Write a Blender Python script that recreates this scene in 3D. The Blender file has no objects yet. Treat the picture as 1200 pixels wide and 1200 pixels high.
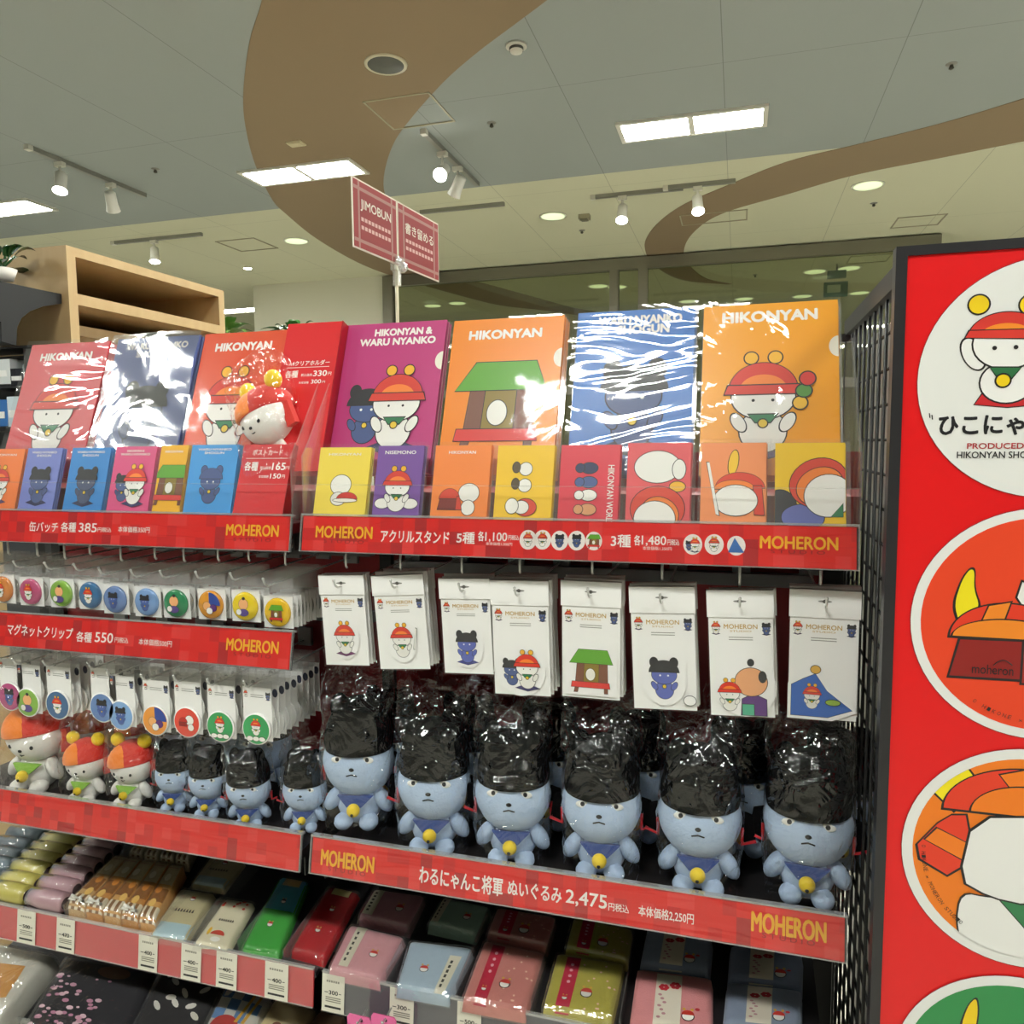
import bpy, math, random
from mathutils import Vector, Matrix
random.seed(7)
SC = bpy.context.scene
COL = SC.collection

# ------------------------------------------------------------------ camera
FPX = 900.744
CX = Vector((0.95933988, 0.28212035, -0.00866585))     # camera right
CD = Vector((0.01689089, -0.08803004, -0.9959746))     # camera down
CF = Vector((-0.28174756, 0.95533178, -0.08921599))    # camera forward
CAM = Vector((0.0, -1.19, 1.55))
cd = bpy.data.cameras.new('camera')
cd.sensor_width = 36.0
cd.lens = FPX / 1200 * 36.0
cd.clip_start = 0.02
cam = bpy.data.objects.new('camera', cd)
COL.objects.link(cam)
m = Matrix((CX, -CD, -CF)).transposed().to_4x4()
m.translation = CAM
cam.matrix_world = m
SC.camera = cam

# ------------------------------------------------------------------ world, light, exposure
W = bpy.data.worlds.new('world')
SC.world = W
W.use_nodes = True
W.node_tree.nodes['Background'].inputs[0].default_value = (0.95, 1.0, 0.97, 1)
W.node_tree.nodes['Background'].inputs[1].default_value = 0.26
SC.view_settings.view_transform = 'Standard'
SC.view_settings.look = 'None'
SC.view_settings.exposure = 0.0
SC.view_settings.gamma = 1.0
SC.view_settings.use_curve_mapping = False
TROFFER_W = 98.0       # emission strength of the ceiling tubes
SPOT_E = 60.0
DOWN_E = 1.0
SC.cycles.use_denoising = True
SC.cycles.transparent_max_bounces = 40
SC.cycles.max_bounces = 8
SC.cycles.sample_clamp_indirect = 4.0


# ------------------------------------------------------------------ helpers: rays of the view, to measure points of the place
def ray(px, py):
    return CX * (px - 600) + CD * (py - 600) + CF * FPX


def hit(px, py, p, n):
    d = ray(px, py)
    p = Vector(p); n = Vector(n)
    return CAM + d * ((p - CAM).dot(n) / d.dot(n))


def atY(px, py, y):
    return hit(px, py, (0, y, 0), (0, 1, 0))


def atZ(px, py, z):
    return hit(px, py, (0, 0, z), (0, 0, 1))


def atX(px, py, x):
    return hit(px, py, (x, 0, 0), (1, 0, 0))


# ------------------------------------------------------------------ materials
def lin(h):
    h = h.lstrip('#')
    o = []
    for i in (0, 2, 4):
        c = int(h[i:i + 2], 16) / 255
        o.append(c / 12.92 if c <= .04045 else ((c + .055) / 1.055) ** 2.4)
    return (*o, 1)


MC = {}


def nodes_of(name):
    M = bpy.data.materials.new(name)
    M.use_nodes = True
    nt = M.node_tree
    return M, nt, nt.nodes['Principled BSDF']


def mat(hexc, rough=.5, metal=0, coat=0, var=.0, vscale=40, bump=0, bscale=200, sheen=0, spec=.5):
    k = ('m', hexc, rough, metal, coat, var, vscale, bump, bscale, sheen, spec)
    if k in MC: return MC[k]
    M, nt, b = nodes_of('paint_' + hexc)
    c = lin(hexc)
    b.inputs['Base Color'].default_value = c
    b.inputs['Roughness'].default_value = rough
    b.inputs['Metallic'].default_value = metal
    b.inputs['Coat Weight'].default_value = coat
    b.inputs['Coat Roughness'].default_value = .08
    b.inputs['Specular IOR Level'].default_value = spec
    b.inputs['Sheen Weight'].default_value = sheen
    N = nt.nodes; L = nt.links
    if var or bump:
        tc = N.new('ShaderNodeTexCoord')
    if var:
        nz = N.new('ShaderNodeTexNoise'); nz.inputs['Scale'].default_value = vscale
        L.new(tc.outputs['Object'], nz.inputs['Vector'])
        mx = N.new('ShaderNodeMix'); mx.data_type = 'RGBA'
        mx.inputs[6].default_value = tuple(x * (1 - var) for x in c[:3]) + (1,)
        mx.inputs[7].default_value = tuple(min(1, x * (1 + var)) for x in c[:3]) + (1,)
        L.new(nz.outputs['Fac'], mx.inputs[0]); L.new(mx.outputs[2], b.inputs['Base Color'])
    if bump:
        n2 = N.new('ShaderNodeTexNoise'); n2.inputs['Scale'].default_value = bscale
        n2.inputs['Detail'].default_value = 3
        L.new(tc.outputs['Object'], n2.inputs['Vector'])
        bp = N.new('ShaderNodeBump'); bp.inputs['Strength'].default_value = bump; bp.inputs['Distance'].default_value = .002
        L.new(n2.outputs['Fac'], bp.inputs['Height']); L.new(bp.outputs['Normal'], b.inputs['Normal'])
    MC[k] = M
    return M


def emit(hexc, s):
    k = ('e', hexc, s)
    if k in MC: return MC[k]
    M, nt, b = nodes_of('lit_' + hexc)
    b.inputs['Base Color'].default_value = lin(hexc)
    b.inputs['Emission Color'].default_value = lin(hexc)
    b.inputs['Emission Strength'].default_value = s
    MC[k] = M
    return M


def film(gloss=.1, haze=.03, rough=.08, bump=.3, scale=30, tint='ffffff', stretch=(1, 1, 1), dist=.01):
    """clear plastic film: see-through, a little haze, mirror-like crinkled shine"""
    k = ('f', gloss, haze, rough, bump, scale, tint, stretch, dist)
    if k in MC: return MC[k]
    M, nt, b = nodes_of('clear_film')
    N = nt.nodes; L = nt.links
    N.remove(b)
    out = N['Material Output']
    tr = N.new('ShaderNodeBsdfTransparent'); tr.inputs[0].default_value = lin(tint)
    df = N.new('ShaderNodeBsdfDiffuse'); df.inputs[0].default_value = (.85, .86, .84, 1)
    gl = N.new('ShaderNodeBsdfGlossy'); gl.inputs['Roughness'].default_value = rough
    gl.inputs[0].default_value = (1, 1, 1, 1)
    m1 = N.new('ShaderNodeMixShader'); m1.inputs[0].default_value = haze
    m2 = N.new('ShaderNodeMixShader')
    L.new(tr.outputs[0], m1.inputs[1]); L.new(df.outputs[0], m1.inputs[2])
    L.new(m1.outputs[0], m2.inputs[1]); L.new(gl.outputs[0], m2.inputs[2])
    fr = N.new('ShaderNodeLayerWeight'); fr.inputs[0].default_value = .5
    pw = N.new('ShaderNodeMath'); pw.operation = 'POWER'; pw.inputs[1].default_value = 5
    ad = N.new('ShaderNodeMath'); ad.operation = 'MULTIPLY_ADD'; ad.inputs[1].default_value = 1 - gloss; ad.inputs[2].default_value = gloss
    L.new(fr.outputs['Facing'], pw.inputs[0]); L.new(pw.outputs[0], ad.inputs[0]); L.new(ad.outputs[0], m2.inputs[0])
    if bump:
        tc = N.new('ShaderNodeTexCoord'); oi = N.new('ShaderNodeObjectInfo')
        mp = N.new('ShaderNodeMapping'); mp.inputs['Scale'].default_value = stretch
        L.new(tc.outputs['Object'], mp.inputs['Vector'])
        cmb = N.new('ShaderNodeVectorMath'); cmb.operation = 'ADD'
        sc = N.new('ShaderNodeVectorMath'); sc.operation = 'SCALE'; sc.inputs[0].default_value = (9, 7, 5)
        L.new(oi.outputs['Random'], sc.inputs['Scale'])
        L.new(mp.outputs[0], cmb.inputs[0]); L.new(sc.outputs[0], cmb.inputs[1])
        nz = N.new('ShaderNodeTexNoise'); nz.inputs['Scale'].default_value = scale
        nz.inputs['Detail'].default_value = 2.5; nz.inputs['Distortion'].default_value = 1.2
        L.new(cmb.outputs[0], nz.inputs['Vector'])
        bp = N.new('ShaderNodeBump'); bp.inputs['Strength'].default_value = bump; bp.inputs['Distance'].default_value = dist
        L.new(nz.outputs['Fac'], bp.inputs['Height']); L.new(bp.outputs['Normal'], gl.inputs['Normal'])
    L.new(m2.outputs[0], out.inputs['Surface'])
    MC[k] = M
    return M


def checker_red():
    """red shelf-strip card printed with faint tone-on-tone squares"""
    k = 'checker'
    if k in MC: return MC[k]
    M, nt, b = nodes_of('red_checker_print')
    N = nt.nodes; L = nt.links
    tc = N.new('ShaderNodeTexCoord')
    sn = N.new('ShaderNodeVectorMath'); sn.operation = 'SNAP'; sn.inputs[1].default_value = (.0212, 10, .0212)
    ofs = N.new('ShaderNodeVectorMath'); ofs.operation = 'ADD'; ofs.inputs[1].default_value = (.003, .5, .0009)
    L.new(tc.outputs['Object'], ofs.inputs[0]); L.new(ofs.outputs[0], sn.inputs[0])
    wn = N.new('ShaderNodeTexWhiteNoise'); wn.noise_dimensions = '3D'
    L.new(sn.outputs[0], wn.inputs['Vector'])
    cr = N.new('ShaderNodeValToRGB'); cr.color_ramp.interpolation = 'CONSTANT'
    e = cr.color_ramp.elements
    e[0].position = 0; e[0].color = lin('dc201e')
    e[1].position = .62; e[1].color = lin('cb1c20')
    x = e.new(.8); x.color = lin('b02026')
    x = e.new(.9); x.color = lin('e23a38')
    L.new(wn.outputs['Value'], cr.inputs[0])
    L.new(cr.outputs[0], b.inputs['Base Color'])
    b.inputs['Roughness'].default_value = .4
    MC[k] = M
    return M


def wood(hexa='c4a878', hexb='b39566'):
    k = ('w', hexa, hexb)
    if k in MC: return MC[k]
    M, nt, b = nodes_of('light_wood')
    N = nt.nodes; L = nt.links
    tc = N.new('ShaderNodeTexCoord'); mp = N.new('ShaderNodeMapping')
    mp.inputs['Scale'].default_value = (14, 14, 1.5)
    L.new(tc.outputs['Object'], mp.inputs['Vector'])
    nz = N.new('ShaderNodeTexNoise'); nz.inputs['Scale'].default_value = 2; nz.inputs['Detail'].default_value = 5
    L.new(mp.outputs[0], nz.inputs['Vector'])
    mx = N.new('ShaderNodeMix'); mx.data_type = 'RGBA'
    mx.inputs[6].default_value = lin(hexa); mx.inputs[7].default_value = lin(hexb)
    L.new(nz.outputs['Fac'], mx.inputs[0]); L.new(mx.outputs[2], b.inputs['Base Color'])
    b.inputs['Roughness'].default_value = .45
    MC[k] = M
    return M


# ------------------------------------------------------------------ mesh builder
class MB:
    def __init__(s):
        s.v = []; s.f = []; s.mi = []; s.sm = []; s.mats = []
        s.T = None

    def _m(s, m):
        if m not in s.mats: s.mats.append(m)
        return s.mats.index(m)

    def add(s, vs, fs, m, smooth=False, T=None):
        o = len(s.v)
        for p in vs:
            p = Vector(p)
            if T is not None: p = T @ p
            if s.T is not None: p = s.T @ p
            s.v.append(tuple(p))
        i = s._m(m)
        for f in fs:
            s.f.append([a + o for a in f]); s.mi.append(i); s.sm.append(smooth)
        return s

    def box(s, a, b, m, T=None):
        x0, y0, z0 = a; x1, y1, z1 = b
        vs = [(x0, y0, z0), (x1, y0, z0), (x1, y1, z0), (x0, y1, z0), (x0, y0, z1), (x1, y0, z1), (x1, y1, z1), (x0, y1, z1)]
        fs = [(0, 3, 2, 1), (4, 5, 6, 7), (0, 1, 5, 4), (1, 2, 6, 5), (2, 3, 7, 6), (3, 0, 4, 7)]
        return s.add(vs, fs, m, False, T)

    def hexa(s, bot, top, m):
        """eight corners: bottom loop and top loop"""
        fs = [(0, 3, 2, 1), (4, 5, 6, 7), (0, 1, 5, 4), (1, 2, 6, 5), (2, 3, 7, 6), (3, 0, 4, 7)]
        return s.add(list(bot) + list(top), fs, m)

    def poly(s, pts, m):
        return s.add(pts, [tuple(range(len(pts)))], m)

    def flat(s, pts2, y, m):
        """printed shape in the local xz plane, facing -y"""
        if len(pts2) < 3: return s
        a = sum(pts2[i - 1][0] * pts2[i][1] - pts2[i][0] * pts2[i - 1][1] for i in range(len(pts2)))
        if a < 0: pts2 = pts2[::-1]
        return s.poly([(p[0], y, p[1]) for p in pts2], m)

    def prism(s, pts2, y0, y1, m, m_side=None):
        """outline in xz given real thickness from y0 (front) to y1"""
        a = sum(pts2[i - 1][0] * pts2[i][1] - pts2[i][0] * pts2[i - 1][1] for i in range(len(pts2)))
        if a < 0: pts2 = pts2[::-1]
        n = len(pts2)
        s.poly([(p[0], y0, p[1]) for p in pts2], m)
        s.poly([(p[0], y1, p[1]) for p in pts2[::-1]], m)
        vs = [(p[0], y0, p[1]) for p in pts2] + [(p[0], y1, p[1]) for p in pts2]
        return s.add(vs, [(i, n + i, n + (i + 1) % n, (i + 1) % n) for i in range(n)], m_side or m)

    def tube(s, path, r, m, n=6, cap=True):
        P = [Vector(p) for p in path]
        rs = r if isinstance(r, (list, tuple)) else [r] * len(P)
        vs = []; up = None
        for i, p in enumerate(P):
            t = (P[min(i + 1, len(P) - 1)] - P[max(i - 1, 0)]).normalized()
            if up is None:
                up = Vector((0, 0, 1)) if abs(t.z) < .9 else Vector((1, 0, 0))
            a = t.cross(up).normalized(); b = a.cross(t).normalized(); up = b
            for k in range(n):
                w = 2 * math.pi * k / n
                vs.append(p + (a * math.cos(w) + b * math.sin(w)) * rs[i])
        fs = []
        for i in range(len(P) - 1):
            for k in range(n):
                k2 = (k + 1) % n
                fs.append((i * n + k, i * n + k2, (i + 1) * n + k2, (i + 1) * n + k))
        if cap:
            fs.append(tuple(range(n))[::-1]); fs.append(tuple((len(P) - 1) * n + k for k in range(n)))
        return s.add(vs, fs, m, True)

    def lathe(s, prof, m, n=24, T=None, smooth=True):
        vs = []; fs = []
        for r, z in prof:
            for k in range(n):
                w = 2 * math.pi * k / n
                vs.append((r * math.cos(w), r * math.sin(w), z))
        for i in range(len(prof) - 1):
            for k in range(n):
                k2 = (k + 1) % n
                fs.append((i * n + k, i * n + k2, (i + 1) * n + k2, (i + 1) * n + k))
        fs.append(tuple(range(n))[::-1]); fs.append(tuple((len(prof) - 1) * n + k for k in range(n)))
        return s.add(vs, fs, m, smooth, T)

    def ell(s, c, r, m, n=18, k=12, T=None, fn=None):
        vs = []; fs = []
        for i in range(k + 1):
            a = math.pi * i / k
            for j in range(n):
                w = 2 * math.pi * j / n
                u = Vector((math.sin(a) * math.cos(w), math.sin(a) * math.sin(w), math.cos(a)))
                if fn: u = fn(u)
                p = Vector((c[0] + r[0] * u.x, c[1] + r[1] * u.y, c[2] + r[2] * u.z))
                vs.append(p)
        for i in range(k):
            for j in range(n):
                j2 = (j + 1) % n
                fs.append((i * n + j, (i + 1) * n + j, (i + 1) * n + j2, i * n + j2))
        return s.add(vs, fs, m, True, T)

    def build(s, name, parent=None, loc=None):
        me = bpy.data.meshes.new(name)
        me.from_pydata([tuple(v) for v in s.v], [], s.f)
        for m in s.mats: me.materials.append(m)
        me.polygons.foreach_set('material_index', s.mi)
        me.polygons.foreach_set('use_smooth', s.sm)
        me.update()
        o = bpy.data.objects.new(name, me)
        COL.objects.link(o)
        if parent: o.parent = parent
        if loc: o.location = loc
        return o


def tag(o, label=None, cat=None, group=None, kind=None):
    if label: o['label'] = label
    if cat: o['category'] = cat
    if group: o['group'] = group
    if kind: o['kind'] = kind
    return o


def thing(name, label, cat, loc=(0, 0, 0), group=None, M=None):
    o = bpy.data.objects.new(name, None)
    o.empty_display_size = .02
    COL.objects.link(o)
    if M is not None: o.matrix_world = M
    else: o.location = loc
    return tag(o, label, cat, group)


def struct(mb, name):
    return tag(mb.build(name), kind='structure')


def dup(r, label=None, loc=None, group=None, M=None):
    def cp(o, par):
        c = o.copy(); COL.objects.link(c)
        if par: c.parent = par
        for ch in KIDS.get(o.name, ()): pass
        for ch in list(o.children): cp(ch, c)
        return c
    c = cp(r, None)
    if label: c['label'] = label
    if group: c['group'] = group
    if M is not None: c.matrix_world = M
    elif loc is not None: c.location = loc
    return c


KIDS = {}


def frame(o, ux=(1, 0, 0), uz=(0, 0, 1)):
    ux = Vector(ux).normalized(); uz = Vector(uz).normalized()
    uy = uz.cross(ux).normalized()
    M = Matrix((ux, uy, uz)).transposed().to_4x4()
    M.translation = Vector(o)
    return M


def loc_in(M, px, py, y=0):
    """pixel measured on the plane (local y) of frame M -> local x, z"""
    n = M.to_3x3() @ Vector((0, 1, 0))
    p = M @ Vector((0, y, 0))
    q = M.inverted() @ hit(px, py, p, n)
    return q.x, q.z


# ------------------------------------------------------------------ lettering
TC = {}


def glyphs(body):
    if body in TC: return TC[body]
    cu = bpy.data.curves.new('t', 'FONT'); cu.body = body; cu.size = 1; cu.resolution_u = 3
    o = bpy.data.objects.new('t', cu); COL.objects.link(o)
    me = bpy.data.meshes.new_from_object(o)
    vs = [(v.co.x, v.co.y) for v in me.vertices]; fs = [tuple(p.vertices) for p in me.polygons]
    bpy.data.objects.remove(o); bpy.data.curves.remove(cu); bpy.data.meshes.remove(me)
    x0 = min(v[0] for v in vs); x1 = max(v[0] for v in vs); y0 = min(v[1] for v in vs); y1 = max(v[1] for v in vs)
    TC[body] = (vs, fs, x0, x1, y0, y1)
    return TC[body]


def text(mb, body, x0, z0, w, h, m, y=-.0012, bold=.012, rot=0, clip=None):
    """lettering filling the box x0..x0+w, z0..z0+h of the local xz plane"""
    vs, fs, a, b, c, d = glyphs(body)
    sx = w / max(b - a, 1e-6); sz = h / max(d - c, 1e-6)
    cs, sn = math.cos(rot), math.sin(rot)
    offs = [(0, 0)] if bold <= 0 else [(0, 0), (bold, 0), (-bold, 0), (0, bold), (0, -bold), (bold * .7, bold * .7), (-bold * .7, -bold * .7), (-bold * .7, bold * .7), (bold * .7, -bold * .7)]
    for k, (ox, oz) in enumerate(offs):
        ox *= sz; oz *= sz
        P = []
        for vx, vy in vs:
            lx = (vx - a) * sx + ox; lz = (vy - c) * sz + oz
            P.append((x0 + lx * cs - lz * sn, y - .00002 * k, z0 + lx * sn + lz * cs))
        mb.add(P, fs, m)
    return mb


# ------------------------------------------------------------------ printed pictures (plain stand-ins), local xz plane
def E2(cx, cz, rx, rz, n=28, a0=0, a1=360, rot=0):
    full = abs(a1 - a0) >= 360
    k = n if full else n + 1
    o = []
    r = math.radians(rot)
    for i in range(k):
        w = math.radians(a0 + (a1 - a0) * i / n)
        x, z = rx * math.cos(w), rz * math.sin(w)
        o.append((cx + x * math.cos(r) - z * math.sin(r), cz + x * math.sin(r) + z * math.cos(r)))
    return o


def clip_poly(P, C):
    """clip polygon P to the convex counter-clockwise outline C"""
    for i in range(len(C)):
        a = C[i - 1]; b = C[i]
        def side(p): return (b[0] - a[0]) * (p[1] - a[1]) - (b[1] - a[1]) * (p[0] - a[0])
        out = []
        for j in range(len(P)):
            p = P[j - 1]; q = P[j]
            sp, sq = side(p), side(q)
            if (sp >= 0) != (sq >= 0):
                t = sp / (sp - sq)
                out.append((p[0] + (q[0] - p[0]) * t, p[1] + (q[1] - p[1]) * t))
            if sq >= 0: out.append(q)
        P = out
        if not P: return []
    return P


INK = '231f20'


class Art:
    """draws flat printed shapes in a square unit space mapped onto a card"""
    def __init__(s, mb, cx, cz, sc, clip=None, y=-.0006, rot=0, step=.00006, rough=.4):
        s.mb = mb; s.cx = cx; s.cz = cz; s.sc = sc; s.clip = clip; s.y = y; s.rot = rot; s.k = 0; s.step = step; s.rough = rough

    def put(s, pts, hexc):
        c, n = math.cos(s.rot), math.sin(s.rot)
        P = [(s.cx + s.sc * (x * c - z * n), s.cz + s.sc * (x * n + z * c)) for x, z in pts]
        if s.clip:
            P = clip_poly(P, s.clip)
            if len(P) < 3: return
        s.mb.flat(P, s.y - s.k * s.step, mat(hexc, s.rough))
        s.k += 1

    def sh(s, pts, hexc, ink=.012, rnd=0):
        for _ in range(rnd):
            o = []
            for i in range(len(pts)):
                a, b = pts[i], pts[(i + 1) % len(pts)]
                o += [(.78 * a[0] + .22 * b[0], .78 * a[1] + .22 * b[1]), (.22 * a[0] + .78 * b[0], .22 * a[1] + .78 * b[1])]
            pts = o
        if ink:
            mx = sum(p[0] for p in pts) / len(pts); mz = sum(p[1] for p in pts) / len(pts)
            w = max(max(abs(p[0] - mx) for p in pts), .001); h = max(max(abs(p[1] - mz) for p in pts), .001)
            s.put([(mx + (p[0] - mx) * (1 + ink / w), mz + (p[1] - mz) * (1 + ink / h)) for p in pts], INK)
        s.put(pts, hexc)

    # a plain snowman in a striped cap
    def snow(s, ox=0, oz=0, k=1, cushion='4a2a63', ink=.011, tail=False):
        T = lambda P: [(ox + x * k, oz + z * k) for x, z in P]
        i = ink * k
        if cushion: s.sh(T([(-.3, -.43), (-.1, -.36), (.1, -.36), (.3, -.43), (0, -.5)]), cushion, i)
        s.sh(T(E2(0, -.25, .19, .19)), 'f1efe8', i)
        s.sh(T(E2(-.2, -.17, .05, .09, rot=30)), 'f1efe8', i); s.sh(T(E2(.2, -.17, .05, .09, rot=-30)), 'f1efe8', i)
        s.sh(T(E2(-.1, .43, .055, .055)), 'f0b52c', i); s.sh(T(E2(.1, .43, .055, .055)), 'f0b52c', i)
        s.sh(T(E2(0, .06, .26, .2)), 'f4f2ec', i)
        s.sh(T([(-.12, -.1), (.12, -.1), (.06, -.17), (-.06, -.17)]), '2f7a4f', i)
        s.sh(T(E2(0, -.18, .035, .035)), 'e3c23a', i)
        s.sh(T(E2(0, .13, .28, .25, a0=0, a1=180)), 'd63a2c', i)
        s.put(T(E2(0, .14, .19, .13, a0=0, a1=180)), 'f08330')
        s.sh(T([(-.32, .09), (.32, .09), (.29, .17), (-.29, .17)]), 'd63a2c', i)
        s.put(T(E2(-.08, .03, .014, .014, 10)), INK); s.put(T(E2(.08, .03, .014, .014, 10)), INK)

    # a plain teddy in a dark beret
    def bear(s, ox=0, oz=0, k=1, fur='47598c', cap='26262b', cushion='262b55', ink=.011):
        T = lambda P: [(ox + x * k, oz + z * k) for x, z in P]
        i = ink * k
        if cushion: s.sh(T([(-.3, -.43), (-.1, -.36), (.1, -.36), (.3, -.43), (0, -.5)]), cushion, i)
        s.sh(T(E2(0, -.25, .18, .19)), fur, i)
        s.sh(T(E2(-.2, -.17, .05, .09, rot=30)), fur, i); s.sh(T(E2(.2, -.17, .05, .09, rot=-30)), fur, i)
        s.sh(T(E2(-.2, .32, .08, .1)), cap, i); s.sh(T(E2(.2, .32, .08, .1)), cap, i)
        s.sh(T(E2(0, .06, .25, .19)), fur, i)
        s.sh(T(E2(0, .12, .3, .24, a0=0, a1=180)), cap, i)
        s.sh(T(E2(0, -.18, .035, .035)), 'e3c23a', i)
        s.put(T(E2(-.08, .05, .02, .02, 10)), 'f4f4f0'); s.put(T(E2(.08, .05, .02, .02, 10)), 'f4f4f0')

    def house(s, ox=0, oz=0, k=1, ink=.008):
        T = lambda P: [(ox + x * k, oz + z * k) for x, z in P]
        i = ink * k
        s.sh(T([(-.18, -.3), (.2, -.3), (.2, .2), (-.18, .2)]), '8a7426', i)
        s.sh(T([(-.33, -.3), (-.16, -.3), (-.14, .2), (-.29, .2)]), '7a4a36', i)
        s.sh(T([(.18, -.3), (.37, -.3), (.36, .2), (.19, .2)]), '7a4a36', i)
        s.sh(T([(-.46, .14), (.48, .14), (.36, .44), (-.26, .44)]), '5fa32c', i)
        s.sh(T([(-.36, -.5), (-.28, -.5), (-.25, -.35), (-.33, -.35)]), '7a4a36', i)
        s.sh(T([(.3, -.5), (.37, -.5), (.37, -.35), (.3, -.35)]), '7a4a36', i)
        s.sh(T([(-.42, -.39), (.42, -.39), (.4, -.27), (-.4, -.27)]), 'd8342f', i)
        s.sh(T(E2(0, -.1, .1, .13)), 'f1efe6', i)

    def duo(s, k=1):
        s.bear(-.2, -.06, .72 * k, cushion=None); s.snow(.12, -.02, .95 * k, cushion='2f2c63')


def scatter(A, n, hexs, r0, r1, seed, box=.5):
    R = random.Random(seed)
    for i in range(n):
        A.put(E2(R.uniform(-box, box), R.uniform(-box, box), R.uniform(r0, r1), R.uniform(r0, r1), 9), R.choice(hexs))


WHITE_INK = 'f6f4f0'
# =================================================================== STRUCTURE
CZ = 3.6
mb = MB(); mb.box((-16, -7, -.05), (9, 16, 0), mat('c9c5b6', .25, var=.06, vscale=3))
struct(mb, 'floor')


def ceiling_mat(hexc, nm):
    M, nt, b = nodes_of(nm)
    N = nt.nodes; L = nt.links
    tc = N.new('ShaderNodeTexCoord'); sp = N.new('ShaderNodeSeparateXYZ'); L.new(tc.outputs['Object'], sp.inputs[0])
    fac = None
    for ax, per, off, w in (('X', .91, .12, .0045), ('Y', 1.82, .3, .0035)):
        a = N.new('ShaderNodeMath'); a.operation = 'ADD'; a.inputs[1].default_value = off + 50 * per
        L.new(sp.outputs[ax], a.inputs[0])
        mo = N.new('ShaderNodeMath'); mo.operation = 'MODULO'; mo.inputs[1].default_value = per; L.new(a.outputs[0], mo.inputs[0])
        lt = N.new('ShaderNodeMath'); lt.operation = 'LESS_THAN'; lt.inputs[1].default_value = w; L.new(mo.outputs[0], lt.inputs[0])
        if fac is None: fac = lt
        else:
            mxx = N.new('ShaderNodeMath'); mxx.operation = 'MAXIMUM'
            L.new(fac.outputs[0], mxx.inputs[0]); L.new(lt.outputs[0], mxx.inputs[1]); fac = mxx
    c = lin(hexc)
    mx = N.new('ShaderNodeMix'); mx.data_type = 'RGBA'; mx.inputs[6].default_value = c
    mx.inputs[7].default_value = tuple(x * .62 for x in c[:3]) + (1,)
    L.new(fac.outputs[0], mx.inputs[0]); L.new(mx.outputs[2], b.inputs['Base Color'])
    b.inputs['Roughness'].default_value = .9; b.inputs['Specular IOR Level'].default_value = .1
    return M


GREY = ceiling_mat('999f9d', 'grey_ceiling_board')
CREAM = ceiling_mat('d9d8bf', 'cream_ceiling_board')
YB = 4.86
mb = MB(); mb.box((-16, -7, CZ), (9, YB, CZ + .05), GREY); mb.box((-16, YB, CZ), (9, 16, CZ + .05), CREAM)
struct(mb, 'ceiling')
BROWN = mat('8d7b64', .9, spec=.1)


def band(A, B):
    mb = MB()
    def smooth(P):
        P = [atZ(x, y, CZ) for x, y in P]
        o = []
        for i in range(len(P) - 1):
            a = P[max(i - 1, 0)]; b = P[i]; c = P[i + 1]; d = P[min(i + 2, len(P) - 1)]
            for k in range(6):
                t = k / 6
                o.append(.5 * ((2 * b) + (c - a) * t + (2 * a - 5 * b + 4 * c - d) * t * t + (3 * b - a - 3 * c + d) * t ** 3))
        o.append(P[-1]); return o
    A = smooth(A); B = smooth(B)
    n = max(len(A), len(B))
    def rs(P):
        L = [0]
        for i in range(1, len(P)): L.append(L[-1] + (P[i] - P[i - 1]).length)
        o = []
        for k in range(n):
            t = L[-1] * k / (n - 1); i = 1
            while i < len(L) - 1 and L[i] < t: i += 1
            u = (t - L[i - 1]) / max(L[i] - L[i - 1], 1e-6)
            o.append(P[i - 1].lerp(P[i], u))
        return o
    A = rs(A); B = rs(B)
    lo, hi = CZ - .004, CZ + .0
    vs = []
    for a, b in zip(A, B):
        vs += [(a.x, a.y, lo), (b.x, b.y, lo), (a.x, a.y, hi), (b.x, b.y, hi)]
    fs = []
    for i in range(n - 1):
        o = i * 4; p = o + 4
        fs += [(o, o + 1, p + 1, p), (o, p, p + 2, o + 2), (o + 1, o + 3, p + 3, p + 1), (o + 2, p + 2, p + 3, o + 3)]
    mb.add(vs, fs, BROWN)
    return mb


L1 = [(318, -60), (307, 0), (292, 50), (285, 110), (288, 150), (300, 195), (320, 235), (335, 250), (365, 275), (400, 297), (430, 312), (460, 323), (517, 340), (583, 357), (633, 363), (690, 371)]
L2 = [(720, -60), (640, 0), (600, 30), (560, 60), (520, 95), (480, 140), (460, 170), (450, 205), (452, 230), (468, 265), (492, 300), (523, 320), (587, 337), (633, 350), (680, 362), (740, 371)]
struct(band(L1, L2), 'trim_1')
L3 = [(1330, 72), (1200, 115), (1100, 145), (1000, 170), (920, 190), (850, 218), (800, 240), (770, 262), (757, 280), (756, 292), (762, 305), (780, 320), (805, 329), (853, 333)]
L4 = [(1330, 140), (1200, 165), (1100, 185), (1000, 205), (920, 228), (860, 245), (830, 258), (810, 275), (802, 290), (803, 303), (813, 316), (830, 327), (858, 332.5)]
struct(band(L3, L4), 'trim_2')

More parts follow.
